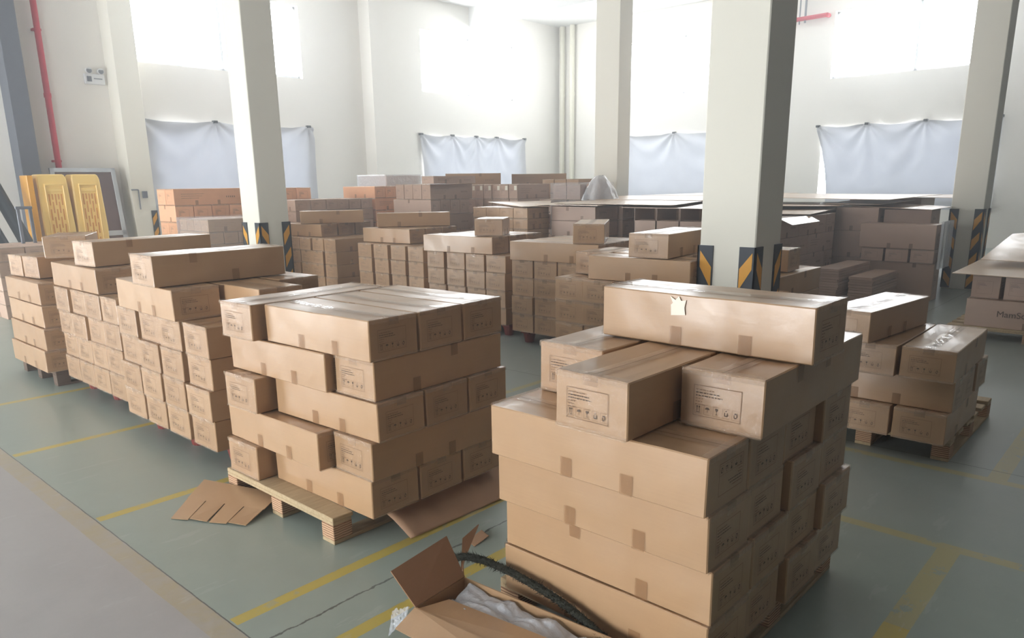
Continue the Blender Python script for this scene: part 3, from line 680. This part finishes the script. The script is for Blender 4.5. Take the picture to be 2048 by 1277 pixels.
def drape(cx, cy, ztop, rad, hgt, label, seed):
    V, F = [], []; n, nz = 48, 18
    for k in range(nz+1):
        t = k/nz; rr = rad*(.16+.9*t**.75)
        for i in range(n):
            a = 2*math.pi*i/n; f_ = 1+.13*math.sin(a*7+seed)*t+.06*noise.noise(Vector((math.cos(a)*3, math.sin(a)*3, t*4+seed)))
            V.append((cx+rr*math.cos(a)*f_, cy+rr*math.sin(a)*f_*.8, ztop-hgt*t**1.25+.02*noise.noise(Vector((a, t*6, seed)))))
    for k in range(nz):
        for i in range(n): j = (i+1) % n; F.append((k*n+i, k*n+j, (k+1)*n+j, (k+1)*n+i))
    F.append(tuple(range(n)))
    me = bpy.data.meshes.new('plastic_drape'); me.from_pydata(V, [], F); me.materials.append(M['filmdense']); me.polygons.foreach_set('use_smooth', [True]*len(F))
    return tag(link('plastic_drape', me), label, 'plastic film')
brick(10.35, 7.38, 1.66, 'far carton column under the plastic drape', G9, .3, .29, .25, first='ends', mat='grey_kraft', n=1, pal=False)
wood_pallet(10.3, 7.3, .42, .39, 'small wooden pallet under the plastic drape')
drape(10.50, 7.50, 1.79, .36, .46, 'crumpled white plastic sheet draped left of the middle pillar', 1.)

# stacks under the sheets
G10 = 'cartons under the big cardboard sheets'
def flatstack(x, y, nx, ny, L, W, h, zt, desc, mat='grey_kraft', face='-x', ang=0, top0=0):
    nl = round((zt-.14)/h); h = (zt-.14)/nl
    return nl, h
ends_stack(8.14, 7.40-.62+.0, 0, .14, 8, 5, 'flat-carton stack under left cardboard sheet', G10, gap=.004, L=.50, W=.245, Hh=.151, mat='peach', detail=1, seed=31, word='flat carton') if False else None
ends_stack(8.10, 7.02, 0, .14, 8, 4, 'flat-carton stack under left sheet', G10, gap=.004, L=.48, W=.27, Hh=.151, mat='kraft', detail=1, seed=31, word='flat carton')
wood_pallet(8.12, 7.05, .46, 1.02, 'wooden pallet under the flat-carton stack')
def cartonstack(x, y, zs, L, W, orient, descs, mat='grey_kraft', ang=0, detail=1, group=G10):
    for (z0, z1), d in zip(zs, descs): carton(x, y, z0, orient, d, group, L, W, z1-z0-.001, mat, detail, None, ang)
rows = [(.14, .40), (.40, .68), (.68, .94), (.94, 1.16), (1.16, 1.36)]
nm = ['fifth', 'fourth', 'third', 'second', 'top']
cartonstack(8.50, 6.14, rows, .78, .55, 'y', ['plain carton in %s row, left sheet-covered block beside gap' % n for n in nm])
cartonstack(8.50, 7.0-.03, rows[:3]+[(.94, 1.36)], .40, .30, 'x', ['tall plain carton, %s level, left of the dark gap' % n for n in nm[1:]]) if False else None
cartonstack(9.08, 6.08, rows, .5, .30, 'y', ['plain carton in %s row, right rear of left sheet-covered block' % n for n in nm])
wood_pallet(8.52, 6.16, .85, .74, 'wooden pallet under the left sheet-covered block')
# open cartons
def open_carton(x, y, z0, z1, w, d, label, front=.16, group=G10):
    e = MB(); t = .006; mt = M['grey_kraft']
    e.box(0, d, 0, w, 0, t, mt); e.box(0, t, 0, w, 0, z1-z0-front, mt); e.box(d-t, d, 0, w, 0, z1-z0, M['inside']); e.box(0, d, 0, t, 0, z1-z0, mt); e.box(0, d, w-t, w, 0, z1-z0, mt)
    o = e.build('open_carton', loc=(x, y, z0)); f_ = MB(); f_.slab([(0, .01, z1-z0-front), (0, w-.01, z1-z0-front), (.10, w-.02, z1-z0-front+.012), (.10, .02, z1-z0-front+.012)], .004, mt); f_.build('flap', o)
    return tag(o, label, 'box', group)
for i in range(4):
    w = ('leftmost', 'second from left', 'third from left', 'hidden rightmost')[3-i]
    y = 4.28+i*.345
    for k, (z0, z1) in enumerate(((.14, .50), (.50, .86))): carton(8.72, y, z0, 'x', 'brown carton %s, %s, below the open cartons' % (w, ('lower level', 'upper level')[k]), G10, .8, .335, z1-z0-.001, 'grey_kraft', 1)
    open_carton(8.72, y, .861, 1.34, .335, .5, 'open-topped carton, %s, under the sheets left of centre pillar' % w)
    carton(9.22+.01, y, .861, 'x', 'backing carton %s behind the open cartons' % w, G10, .29, .335, 1.33-.861, 'grey_kraft', 1)
wood_pallet(8.74, 4.3, .75, 1.32, 'wooden pallet below the open cartons')
# block right of the centre pillar: long sides facing us
hh = (1.20-.14)/4
for k in range(4):
    x0 = 9.62-(k % 2)*.35
    for i in range(2+(k % 2)):
        carton(x0+i*1.0 if not (k % 2 and i == 2) else x0+2.0, 4.0, .14+k*hh, 'x', 'grey-brown carton, %s, %s, block seen between centre and right pillars' % (('left', 'middle', 'right end')[i], LAY[3-k]), G10, .99 if not (k % 2 and i == 2) else .34, .34, hh-.002, 'grey_kraft', 1)
wood_pallet(9.5, 4.02, 2.05, .32, 'long wooden pallet under the block between centre and right pillars')
mb = MB(); mb.slab([(9.6, 4.02, 1.2), (10.55, 3.98, 1.2), (10.5, 3.82, 1.13), (9.62, 3.84, 1.12)], .004, M['kraft']); tag(mb.build('loose_cardboard'), 'drooping cardboard flap on the block behind the centre pillar', 'cardboard')
# big cartons by the right pillar
G11 = 'cartons left of the right pillar'
cartonstack(12.02, 3.52, [(.14, .52), (.52, .92), (.92, 1.27)], .62, .5, 'y', ['%s of three plain cartons standing under the right sheets' % n for n in ('lowest', 'middle one', 'topmost')])
cartonstack(12.15, 2.84, [(.14, .52), (.52, .92), (.92, 1.24)], .64, .5, 'y', ['%s plain carton in shadow just left of right pillar' % n for n in ('lowest', 'middle', 'topmost')])
cartonstack(11.62, 2.60, [(.0, .52)], .92, .30, 'y', ['big flat-faced carton standing on the floor left of right pillar'], group=G11)
for i in range(3): carton(11.60, 2.62+i*.33, .521, 'x', 'end-on carton, %s of three, on the big flat-faced carton' % ('right', 'middle', 'left')[i], G11, .5, .305, .195, 'grey_kraft', 1)
carton(11.58, 2.62, .717, 'y', 'long wide carton on three end-on cartons near right pillar', G11, 1.0, .45, .34, 'grey_kraft', 1)
wood_pallet(12.05, 2.9, .5, 1.2, 'wooden pallet in shadow behind the big flat-faced carton')
film_box(11.62, 12.15, 2.545, 2.575, .45, 1.10, 'cloudy film hanging on the carton ends left of right pillar', 'filmdense')
cartonstack(12.66, 4.03, [(.14, .52), (.52, .92), (.92, 1.25)], .5, .45, 'y', ['%s dark carton in the gap behind the right sheets' % n for n in ('lowest', 'middle', 'topmost')])  # cartons added to close a slit of light between the stacks
# flattened cardboard stacks
ORD = ['top', 'second', 'third', 'fourth', 'fifth', 'sixth', 'seventh', 'eighth', 'ninth', 'tenth', 'eleventh', 'twelfth', 'thirteenth', 'fourteenth', 'fifteenth', 'sixteenth']
def flats(x, y, lx, ly, n, t, label, rz=0):
    e = link('flattened_cartons', None, None, (x, y, 0), rz); 
    for i in range(n):
        mb = MB(); a, b_ = random.uniform(-.012, .012), random.uniform(-.012, .012); mb.box(a, lx+a, b_, ly+b_, i*t, (i+1)*t-.003, M['grey_kraft'])
        o = mb.build('flattened_carton', None, loc=(x, y, 0), rz=rz); tag(o, 'flattened carton, %s from the top, %s' % (ORD[n-1-i], label), 'cardboard', label)
    bpy.data.objects.remove(e)
flats(10.05, 3.36, 1.25, .30, 16, .034, 'taller flattened stack by the right pillar', 0)
flats(10.3, 3.0, 1.1, .30, 12, .036, 'lower flattened stack by the right pillar', 0)
# sheets lying on the stacks
G12 = 'large cardboard sheets on the stacks'
def sheet(pts, z, label, zs=None, t=.006, curl=0.):
    P = [Vector((x, y, z if zs is None else zs[i])) for i, (x, y) in enumerate(pts)]; n = 14; V, F = [], []
    for lay in (0, 1):
        for j in range(n+1):
            for i in range(n+1):
                s, q = i/n, j/n; p = P[0]*(1-s)*(1-q)+P[1]*s*(1-q)+P[2]*s*q+P[3]*(1-s)*q
                V.append((p.x, p.y, p.z+lay*t+curl*(abs(s-.5)*2)**3+.003*noise.noise(Vector((p.x*2, p.y*2, z*9)))))
    N = (n+1)**2
    for j in range(n):
        for i in range(n):
            a = j*(n+1)+i; F.append((a, a+n+1, a+n+2, a+1)); F.append((N+a, N+a+1, N+a+n+2, N+a+n+1))
    B = [i for i in range(n+1)]+[(j*(n+1)+n) for j in range(1, n+1)]+[n*(n+1)+i for i in range(n-1, -1, -1)]+[j*(n+1) for j in range(n-1, 0, -1)]
    for a, b_ in zip(B, B[1:]+B[:1]): F.append((a, b_, N+b_, N+a))
    me = bpy.data.meshes.new('cardboard_sheet'); me.from_pydata(V, [], F); me.materials.append(M['sheet'])
    return tag(link('cardboard_sheet', me), label, 'cardboard sheet', G12)
sheet([(7.98, 7.02), (8.5, 6.95), (10.2, 8.3), (9.2, 8.85)], 1.37, 'cardboard sheet covering the flat-carton stack at left', zs=[1.362, 1.362, 1.38, 1.38])
sheet([(8.42, 6.05), (8.36, 7.1), (10.0, 7.5), (10.3, 6.3)], 1.375, 'cardboard sheet covering the left sheet-covered block', zs=[1.372, 1.385, 1.39, 1.39])
sheet([(8.66, 5.02), (8.55, 6.9), (10.2, 7.2), (11.0, 5.6)], 1.395, 'wide cardboard sheet with pointed corner before the middle pillar', zs=[1.385, 1.395, 1.40, 1.40])
sheet([(8.62, 3.9), (8.66, 5.82), (10.6, 6.4), (10.6, 4.4)], 1.345, 'cardboard sheet roofing the open cartons', zs=[1.345, 1.345, 1.36, 1.36])
sheet([(10.1, 5.3), (10.2, 8.4), (13.0, 8.6), (13.1, 5.6)], 1.405, 'large cardboard sheet lying around the foot of middle pillar')
sheet([(10.5, 3.95), (10.3, 5.4), (12.7, 5.6), (12.6, 4.2)], 1.25, 'lit cardboard sheet right of the centre pillar, lowest', zs=[1.215, 1.215, 1.25, 1.25])
sheet([(11.75, 4.0), (11.0, 5.6), (13.4, 6.0), (13.5, 4.3)], 1.29, 'lit cardboard sheet between pillars, middle level')
sheet([(11.95, 3.5), (12.0, 4.3), (14.2, 4.6), (14.2, 3.6)], 1.31, 'narrow lit cardboard sheet with folded corner')
sheet([(11.9, 2.78), (12.05, 4.05), (14.0, 4.2), (13.05, 2.8)], 1.275, 'cardboard sheet roofing the cartons left of right pillar', zs=[1.245, 1.285, 1.29, 1.25])
sheet([(11.7, 3.3), (12.7, 6.3), (14.4, 6.3), (14.2, 3.2)], 1.40, 'dark-edged topmost cardboard sheet between pillars', zs=[1.385, 1.395, 1.42, 1.41])
sheet([(14.0, 3.0), (14.1, 6.6), (16.5, 6.6), (16.5, 3.2)], 1.36, 'rear cardboard sheet below the sagging grey cloth')
sheet([(13.1, 6.0), (13.2, 8.4), (15.6, 8.3), (15.5, 6.1)], 1.41, 'rear cardboard sheet right of the middle pillar')
# hidden supports that show only under the rims of the rear sheets
for (x, y, w, l, zt, d) in ((10.4, 5.85, .9, 1.2, 1.40, 'plain stack under large sheet near middle pillar'), (11.6, 7.2, .9, 1.2, 1.40, 'plain stack under large sheet beside middle pillar'), (11.0, 4.5, .9, 1.3, 1.21, 'plain stack behind the block between pillars'), (12.7, 4.75, .8, 1.2, 1.285, 'plain stack under middle-level sheet'), (14.6, 3.6, .9, 1.2, 1.355, 'plain stack under rear sheet by cloth'), (14.0, 6.6, .9, 1.2, 1.405, 'plain stack under rear sheet right of middle pillar')):
    zs = [0, .35*zt, .7*zt, zt]
    for k in range(3): carton(x, y, zs[k], 'y', 'large %s carton, %s' % (('lowest', 'middle', 'upper')[k], d), G10, l, w, zs[k+1]-zs[k]-.001, 'grey_kraft', 0)

# ---- pallet at the right edge
wood_pallet(9.12, .35, 1.2, 1.5, 'pale wooden pallet at the right edge carrying printed carton')
o = carton(9.14, .25, .14, 'y', 'wide carton with large dark printed word, right edge pallet', 'cartons at the right edge', 1.45, .75, .29, 'grey_kraft', 1)
write('MamSo', .09, o, (1.16, .7505, .12), (R(90), 0, R(180)), M['ink'])
for i in range(4): carton(9.22, .52+i*.30, .431, 'x', 'upright carton, %s of four, on the wide printed carton' % ('fourth from left', 'third from left', 'second from left', 'leftmost')[i], 'cartons at the right edge', .6, .265, .25, 'grey_kraft', 1)
sheet([(9.1, 1.86), (9.0, .2), (10.6, .2), (10.7, 1.86)], .70, 'large cardboard sheet on the cartons at the right edge', zs=[.690, .686, .75, .72])
sheet([(9.85, 1.75), (9.7, .1), (11.2, .0), (11.3, 1.7)], .90, 'tilted cardboard sheet rising at the right edge', zs=[.78, .775, 1.22, .98])
tag(MB.build((lambda q: (q.box(13.6, 14.6, 1.5, 2.3, 0, .14, M['dark']), q)[1])(MB()), 'rubber_mat'), 'dark crumpled mat on the floor by the right pillar', 'mat')

# ------------------------------------------------------------------ things at the left wall
def barrier(x, y, z, label, rz=0):
    e = link('plastic_barrier', None, None, (x, y, z), rz); tag(e, label, 'barrier', 'yellow barriers at the left wall')
    w, h_, d = .50, 1.95, .36
    mb = MB(); pr = [(.0, 0), (w, 0), (w+.03, h_*.5), (w-.01, h_-.08), (w-.05, h_), (.03, h_), (0, h_-.05)]
    mb.slab([(x_, d, z_) for x_, z_ in pr], d, M['yellow']); mb.build('shell', e, .02)
    mb = MB(); yy = -.03
    for (a, b_, c, dd) in ((.10, .12, .05, 1.75), (w-.10, w-.08, .05, 1.75), (.10, w-.08, 1.75, 1.78)): mb.box(a, b_, yy, .005, c, dd, M['yellow'])
    mb.box(.13, w-.11, -.012, .004, 1.64, 1.70, M['yellow']); mb.build('rim', e, .006)
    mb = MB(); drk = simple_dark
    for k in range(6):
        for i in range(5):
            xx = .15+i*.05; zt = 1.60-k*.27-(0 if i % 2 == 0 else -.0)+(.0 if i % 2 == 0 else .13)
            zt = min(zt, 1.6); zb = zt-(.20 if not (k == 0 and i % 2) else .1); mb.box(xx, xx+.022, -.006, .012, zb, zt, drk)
    mb.build('slots', e, .002)
    return e
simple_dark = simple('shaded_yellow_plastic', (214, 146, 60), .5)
barrier(4.50, 15.55, 0, 'yellow plastic barrier on end, left of the two')
barrier(5.08, 15.58, 0, 'yellow plastic barrier on end, right of the two')
mb = MB(); mb.box(4.33, 4.43, 15.5, 15.9, 0, 1.93, M['orangetape']); tag(mb.build('barrier_panel', bevel=.01), 'orange barrier edge beside the left yellow barrier', 'barrier')
# leaning window frame with dark screen
e = link('spare_window_frame', None, None, (5.05, 16.35, 0)); tag(e, 'spare aluminium window frame leaning against wall behind yellow barriers', 'window frame')
e.rotation_euler = (R(-8), 0, 0)
mb = MB()
for a in ((0, 1.2, 0, .08), (0, 1.2, 2.02, 2.10), (0, .08, 0, 2.1), (1.12, 1.2, 0, 2.1), (0, 1.2, .75, .85)): mb.box(a[0], a[1], -.05, 0, a[2], a[3], M['alu'])
mb.build('frame', e, .004)
mb = MB(); mb.box(.08, 1.12, -.03, -.024, .08, 2.02, simple('brown_screen', (112, 92, 88), .35)); mb.build('screen', e)
# metal stand, dark bundle, dusty cartons at the far left edge
e = link('metal_stand', None, None, (3.25, 12.3, 0)); tag(e, 'small grey metal stand in front of the yellow barriers', 'stand')
for x in (0, .15):
    mb = MB(); mb.box(x, x+.04, 0, .04, 0, 1.42, M['steel']); mb.build('post', e, .004)
mb = MB(); mb.box(-.01, .2, 0, .04, 1.42, 1.46, M['steel']); mb.build('crossbar', e, .004)
mb = MB(); mb.box(-.1, .42, -.15, .2, 0, .02, M['steel']); mb.build('base', e, .004)
for i, (x0, x1, lean, lab) in enumerate(((3.1, 3.3, .45, 'dark leaning roll at the left edge, outermost'), (3.5, 3.7, .35, 'dark leaning roll at the left edge, middle one'), (3.95, 4.1, .25, 'dark leaning roll at the left edge, beside grey column'))):
    mb = MB(); mb.cyl((x0+lean*.9, 14.6, .1), (x0-.1, 15.9, 2.25-.15*i), .11, M['dark'], 14); o = mb.build('leaning_roll', smooth=False); tag(o, lab, 'roll', 'dark rolls leaning at left edge')
brick(2.75, 11.6, .95, 'dusty stack at the far left edge', 'dusty cartons at the left edge', 1.0, .33, .2, first='long', mat='grey_kraft', n=3, pal=False, z0=0)

# ------------------------------------------------------------------ loose pieces in the foreground
mb = MB(); e0 = [(1.30, 3.78), (1.47, 3.80), (1.62, 4.05), (1.85, 3.98), (1.95, 3.55), (1.70, 3.36)]
def strip(p0, p1, p2, p3, z=.012): mb.slab([(p0[0], p0[1], z), (p1[0], p1[1], z), (p2[0], p2[1], z+.008), (p3[0], p3[1], z+.008)], .004, M['kraft'])
A = Vector((1.455, 3.77)); B_ = Vector((1.675, 3.375)); C_ = Vector((1.95, 3.50)); D_ = Vector((1.77, 4.02))
for i in range(4):
    a = A.lerp(B_, i/4+.014); b_ = A.lerp(B_, (i+1)/4-.014); mid_a = a.lerp(D_.lerp(C_, i/4), .48); mid_b = b_.lerp(D_.lerp(C_, (i+1)/4), .48)
    mb.slab([(a.x, a.y, .004+.01*(i % 2)), (b_.x, b_.y, .006), (mid_b.x, mid_b.y, .03), (mid_a.x, mid_a.y, .03)], .004, M['kraft'])
a = A.lerp(D_, .48); b_ = B_.lerp(C_, .48)
mb.slab([(a.x, a.y, .03), (b_.x, b_.y, .03), (C_.x, C_.y, .055), (D_.x, D_.y, .055)], .004, M['kraft'])
tag(mb.build('slit_cardboard'), 'slit piece of cardboard lying on floor by the new pallet', 'cardboard')
def polysheet(name, pts, mat, label, cat, th=.003, sub=0, zf=None):
    mb = MB(); n = 22; V, F = [], []
    P = [Vector(p) for p in pts]
    for j in range(n+1):
        for i in range(n+1):
            s, q = i/n, j/n; p = P[0]*(1-s)*(1-q)+P[1]*s*(1-q)+P[2]*s*q+P[3]*(1-s)*q
            V.append((p.x, p.y, p.z+(zf(s, q) if zf else 0)))
    for j in range(n):
        for i in range(n): a = j*(n+1)+i; F.append((a, a+1, a+n+2, a+n+1))
    me = bpy.data.meshes.new(name); me.from_pydata(V, [], F); me.materials.append(mat); me.polygons.foreach_set('use_smooth', [True]*len(F))
    o = link(name, me); md = o.modifiers.new('s', 'SOLIDIFY'); md.thickness = th; return tag(o, label, cat)
polysheet('kraft_paper', [(2.13, 2.62, .01), (2.95, 2.60, .012), (3.0, 2.86, .13), (2.12, 2.86, .115)], M['kraftpaper'], 'wrinkled kraft paper spilling from under the front left stack', 'paper', .002, 0, lambda s, q: .012*math.sin(s*9+q*3)*(1-q)*q*3+.004*math.sin(s*31)*q*(1-q)*4)
polysheet('paper_scrap', [(2.28, 2.33, .006), (2.40, 2.35, .01), (2.42, 2.42, .012), (2.30, 2.40, .004)], M['kraftpaper'], 'small paper scrap on the floor by the yellow line', 'paper', .002)
# open carton in the very front
oc = link('open_carton', None, None, (1.60, 1.10, 0)); oc.rotation_euler.z = R(4)
tag(oc, 'opened empty carton with raised flaps in front of the nearest stack', 'box')
W_, L_, H_ = .27, .80, .20; t = .005
mb = MB(); kc = M['kraft']
mb.box(0, W_, 0, L_, 0.001, t, kc); mb.box(0, t, 0, L_, 0, H_, kc); mb.box(W_-t, W_, 0, L_, 0, H_, kc); mb.box(0, W_, 0, t, 0, H_, kc); mb.box(0, W_, L_-t, L_, 0, H_, kc); mb.build('body', oc)
mb = MB(); mb.slab([(0, L_, H_), (W_, L_, H_), (W_+.01, L_+.10, H_+.14), (-.02, L_+.10, H_+.12)], .005, M['inside']); mb.build('end_flap', oc)
mb = MB(); mb.slab([(0, .0, H_), (0, L_, H_), (-.10, L_+.0, H_-.035), (-.13, 0, H_-.02)], -.005, kc); mb.build('outer_flap', oc)
mb = MB(); mb.slab([(0.004, .03, H_-.004), (0.004, L_-.01, H_-.004), (.13, L_-.05, H_-.012), (.15, .06, H_-.0)], .005, M['kraft']); mb.build('inner_flap', oc)
mb = MB(); mb.slab([(.02, 0, H_), (W_, 0, H_), (W_+.02, -.06, H_+.05), (.02, -.08, H_+.02)], .005, kc); mb.build('near_flap', oc)
polysheet('plastic_liner', [(1.66, 1.18, .178), (1.835, 1.18, .178), (1.805, 1.87, .182), (1.62, 1.85, .18)], M['filmdense'], 'crumpled clear plastic liner inside the opened carton', 'plastic film', .001, 0, lambda s, q: .018*noise.noise(Vector((s*7, q*15, 2)))+.012*math.sin(q*22+s*5)*s)
# frayed strap arching behind the open carton
pts = [(1.80, 2.10, .16), (1.88, 2.03, .215), (1.895, 1.93, .24), (1.895, 1.80, .25), (1.892, 1.66, .245), (1.89, 1.50, .225), (1.88, 1.38, .20), (1.86, 1.25, .17)]
cu = bpy.data.curves.new('frayed_strap', 'CURVE'); cu.dimensions = '3D'; sp = cu.splines.new('BEZIER'); sp.bezier_points.add(len(pts)-1)
for bp, p in zip(sp.bezier_points, pts): bp.co = p; bp.handle_left_type = bp.handle_right_type = 'AUTO'
cu.bevel_depth = .014; cu.bevel_resolution = 3; co_ = bpy.data.objects.new('tmp', cu); COL.objects.link(co_); bpy.context.view_layer.update()
me = bpy.data.meshes.new_from_object(co_.evaluated_get(bpy.context.evaluated_depsgraph_get())); bpy.data.objects.remove(co_)
bm = bmesh.new(); bm.from_mesh(me)
random.seed(3)
base_v = [v.co.copy() for v in bm.verts]
for k in range(3500):                                        # frayed fibres
    c = random.choice(base_v); d = Vector((random.uniform(-1, .1), random.uniform(-1, 1), random.uniform(-.4, 1))).normalized()*random.uniform(.008, .026); s = Vector((random.uniform(-1, 1), random.uniform(-1, 1), random.uniform(-1, 1)))*.0016
    a = bm.verts.new(c+s); b_ = bm.verts.new(c-s); e_ = bm.verts.new(c+d); bm.faces.new((a, b_, e_))
bm.to_mesh(me); bm.free(); me.materials.clear(); me.materials.append(M['rope']); tag(link('frayed_strap', me), 'dark frayed strap arching behind the opened carton', 'strap')
mb = MB(); mb.slab([(1.93, 2.06, .12), (2.02, 2.12, .14), (2.18, 2.20, .20), (2.05, 2.17, .19)], .004, M['inside']); mb.slab([(1.93, 2.06, .0), (1.95, 2.06, .0), (2.0, 2.12, .14), (1.95, 2.07, .13)], .004, M['inside']); tag(mb.build('torn_cardboard'), 'pointed torn cardboard strip beyond the opened carton', 'cardboard')
polysheet('plastic_scrap', [(1.54, 2.06, .01), (1.64, 2.16, .03), (1.62, 2.02, .12), (1.56, 1.98, .10)], M['film'], 'pale crumpled plastic beside the opened carton end flap', 'plastic film', .001, 0, lambda s, q: .02*noise.noise(Vector((s*6, q*6, 5))))

# ------------------------------------------------------------------ keep the 300 cartons that show largest, gather the rest
from mathutils.bvhtree import BVHTree
bpy.context.view_layer.update()
seen = {}; F_ = 1486.9
VV, FF, OW = [], [], []
for o in COL.objects:
    if o.type != 'MESH' or o.name.split('.')[0] in ('stretch_film', 'plastic_drape', 'packing_tape'): continue
    mw = o.matrix_world; n = len(VV); q = o
    while q.parent: q = q.parent
    VV += [mw @ v.co for v in o.data.vertices]
    for p in o.data.polygons: FF.append([n+i for i in p.vertices]); OW.append(q.name)
tree = BVHTree.FromPolygons(VV, FF)
for py in range(1, 1277, 4):
    for px in range(1, 2048, 4):
        hit = tree.ray_cast(Vector((0, 0, 1.7)), (f*F_+r*(px-1024)-u*(py-740.14)).normalized())
        if hit[2] is not None: seen[OW[hit[2]]] = seen.get(OW[hit[2]], 0)+1
del VV, FF, tree
cart = [o for o in COL.objects if o.name.startswith('cardboard_carton')]
cart.sort(key=lambda o: -seen.get(o.name, 0))
KEEP = 299
rest = cart[KEEP:]
if rest:
    mb = MB()
    for o in rest:
        me = o.data; n = len(mb.v); mw = o.matrix_world
        mb.v += [tuple(mw @ v.co) for v in me.vertices]
        for p in me.polygons: mb.f.append(tuple(n+i for i in p.vertices)); mb.m.append(mb.mi(me.materials[p.material_index]))
    bo = mb.build('stacked_cartons'); tag(bo, 'remaining cartons deep inside and behind the stacks across the hall', 'box'); bo['kind'] = 'stuff'
    for o in rest:
        for c in list(o.children): bpy.data.objects.remove(c)
        bpy.data.objects.remove(o)

# added haze volume standing in for the bloom around the windows
mt = bpy.data.materials.new('dusty_air'); mt.use_nodes = True; nt = mt.node_tree; nt.nodes.clear(); out = nt.nodes.new('ShaderNodeOutputMaterial'); vs = nt.nodes.new('ShaderNodeVolumeScatter'); vs.inputs['Density'].default_value = .017; vs.inputs['Color'].default_value = (.96, .98, 1, 1); vs.inputs['Anisotropy'].default_value = .55; nt.links.new(vs.outputs[0], out.inputs['Volume'])
M['air'] = mt; mb = MB(); mb.box(-5.25, XW-.01, -4.95, YW-.01, .002, ZC-.005, mt); o = mb.build('haze'); tag(o, 'thin dusty haze filling the air of the hall', 'haze'); o['kind'] = 'stuff'
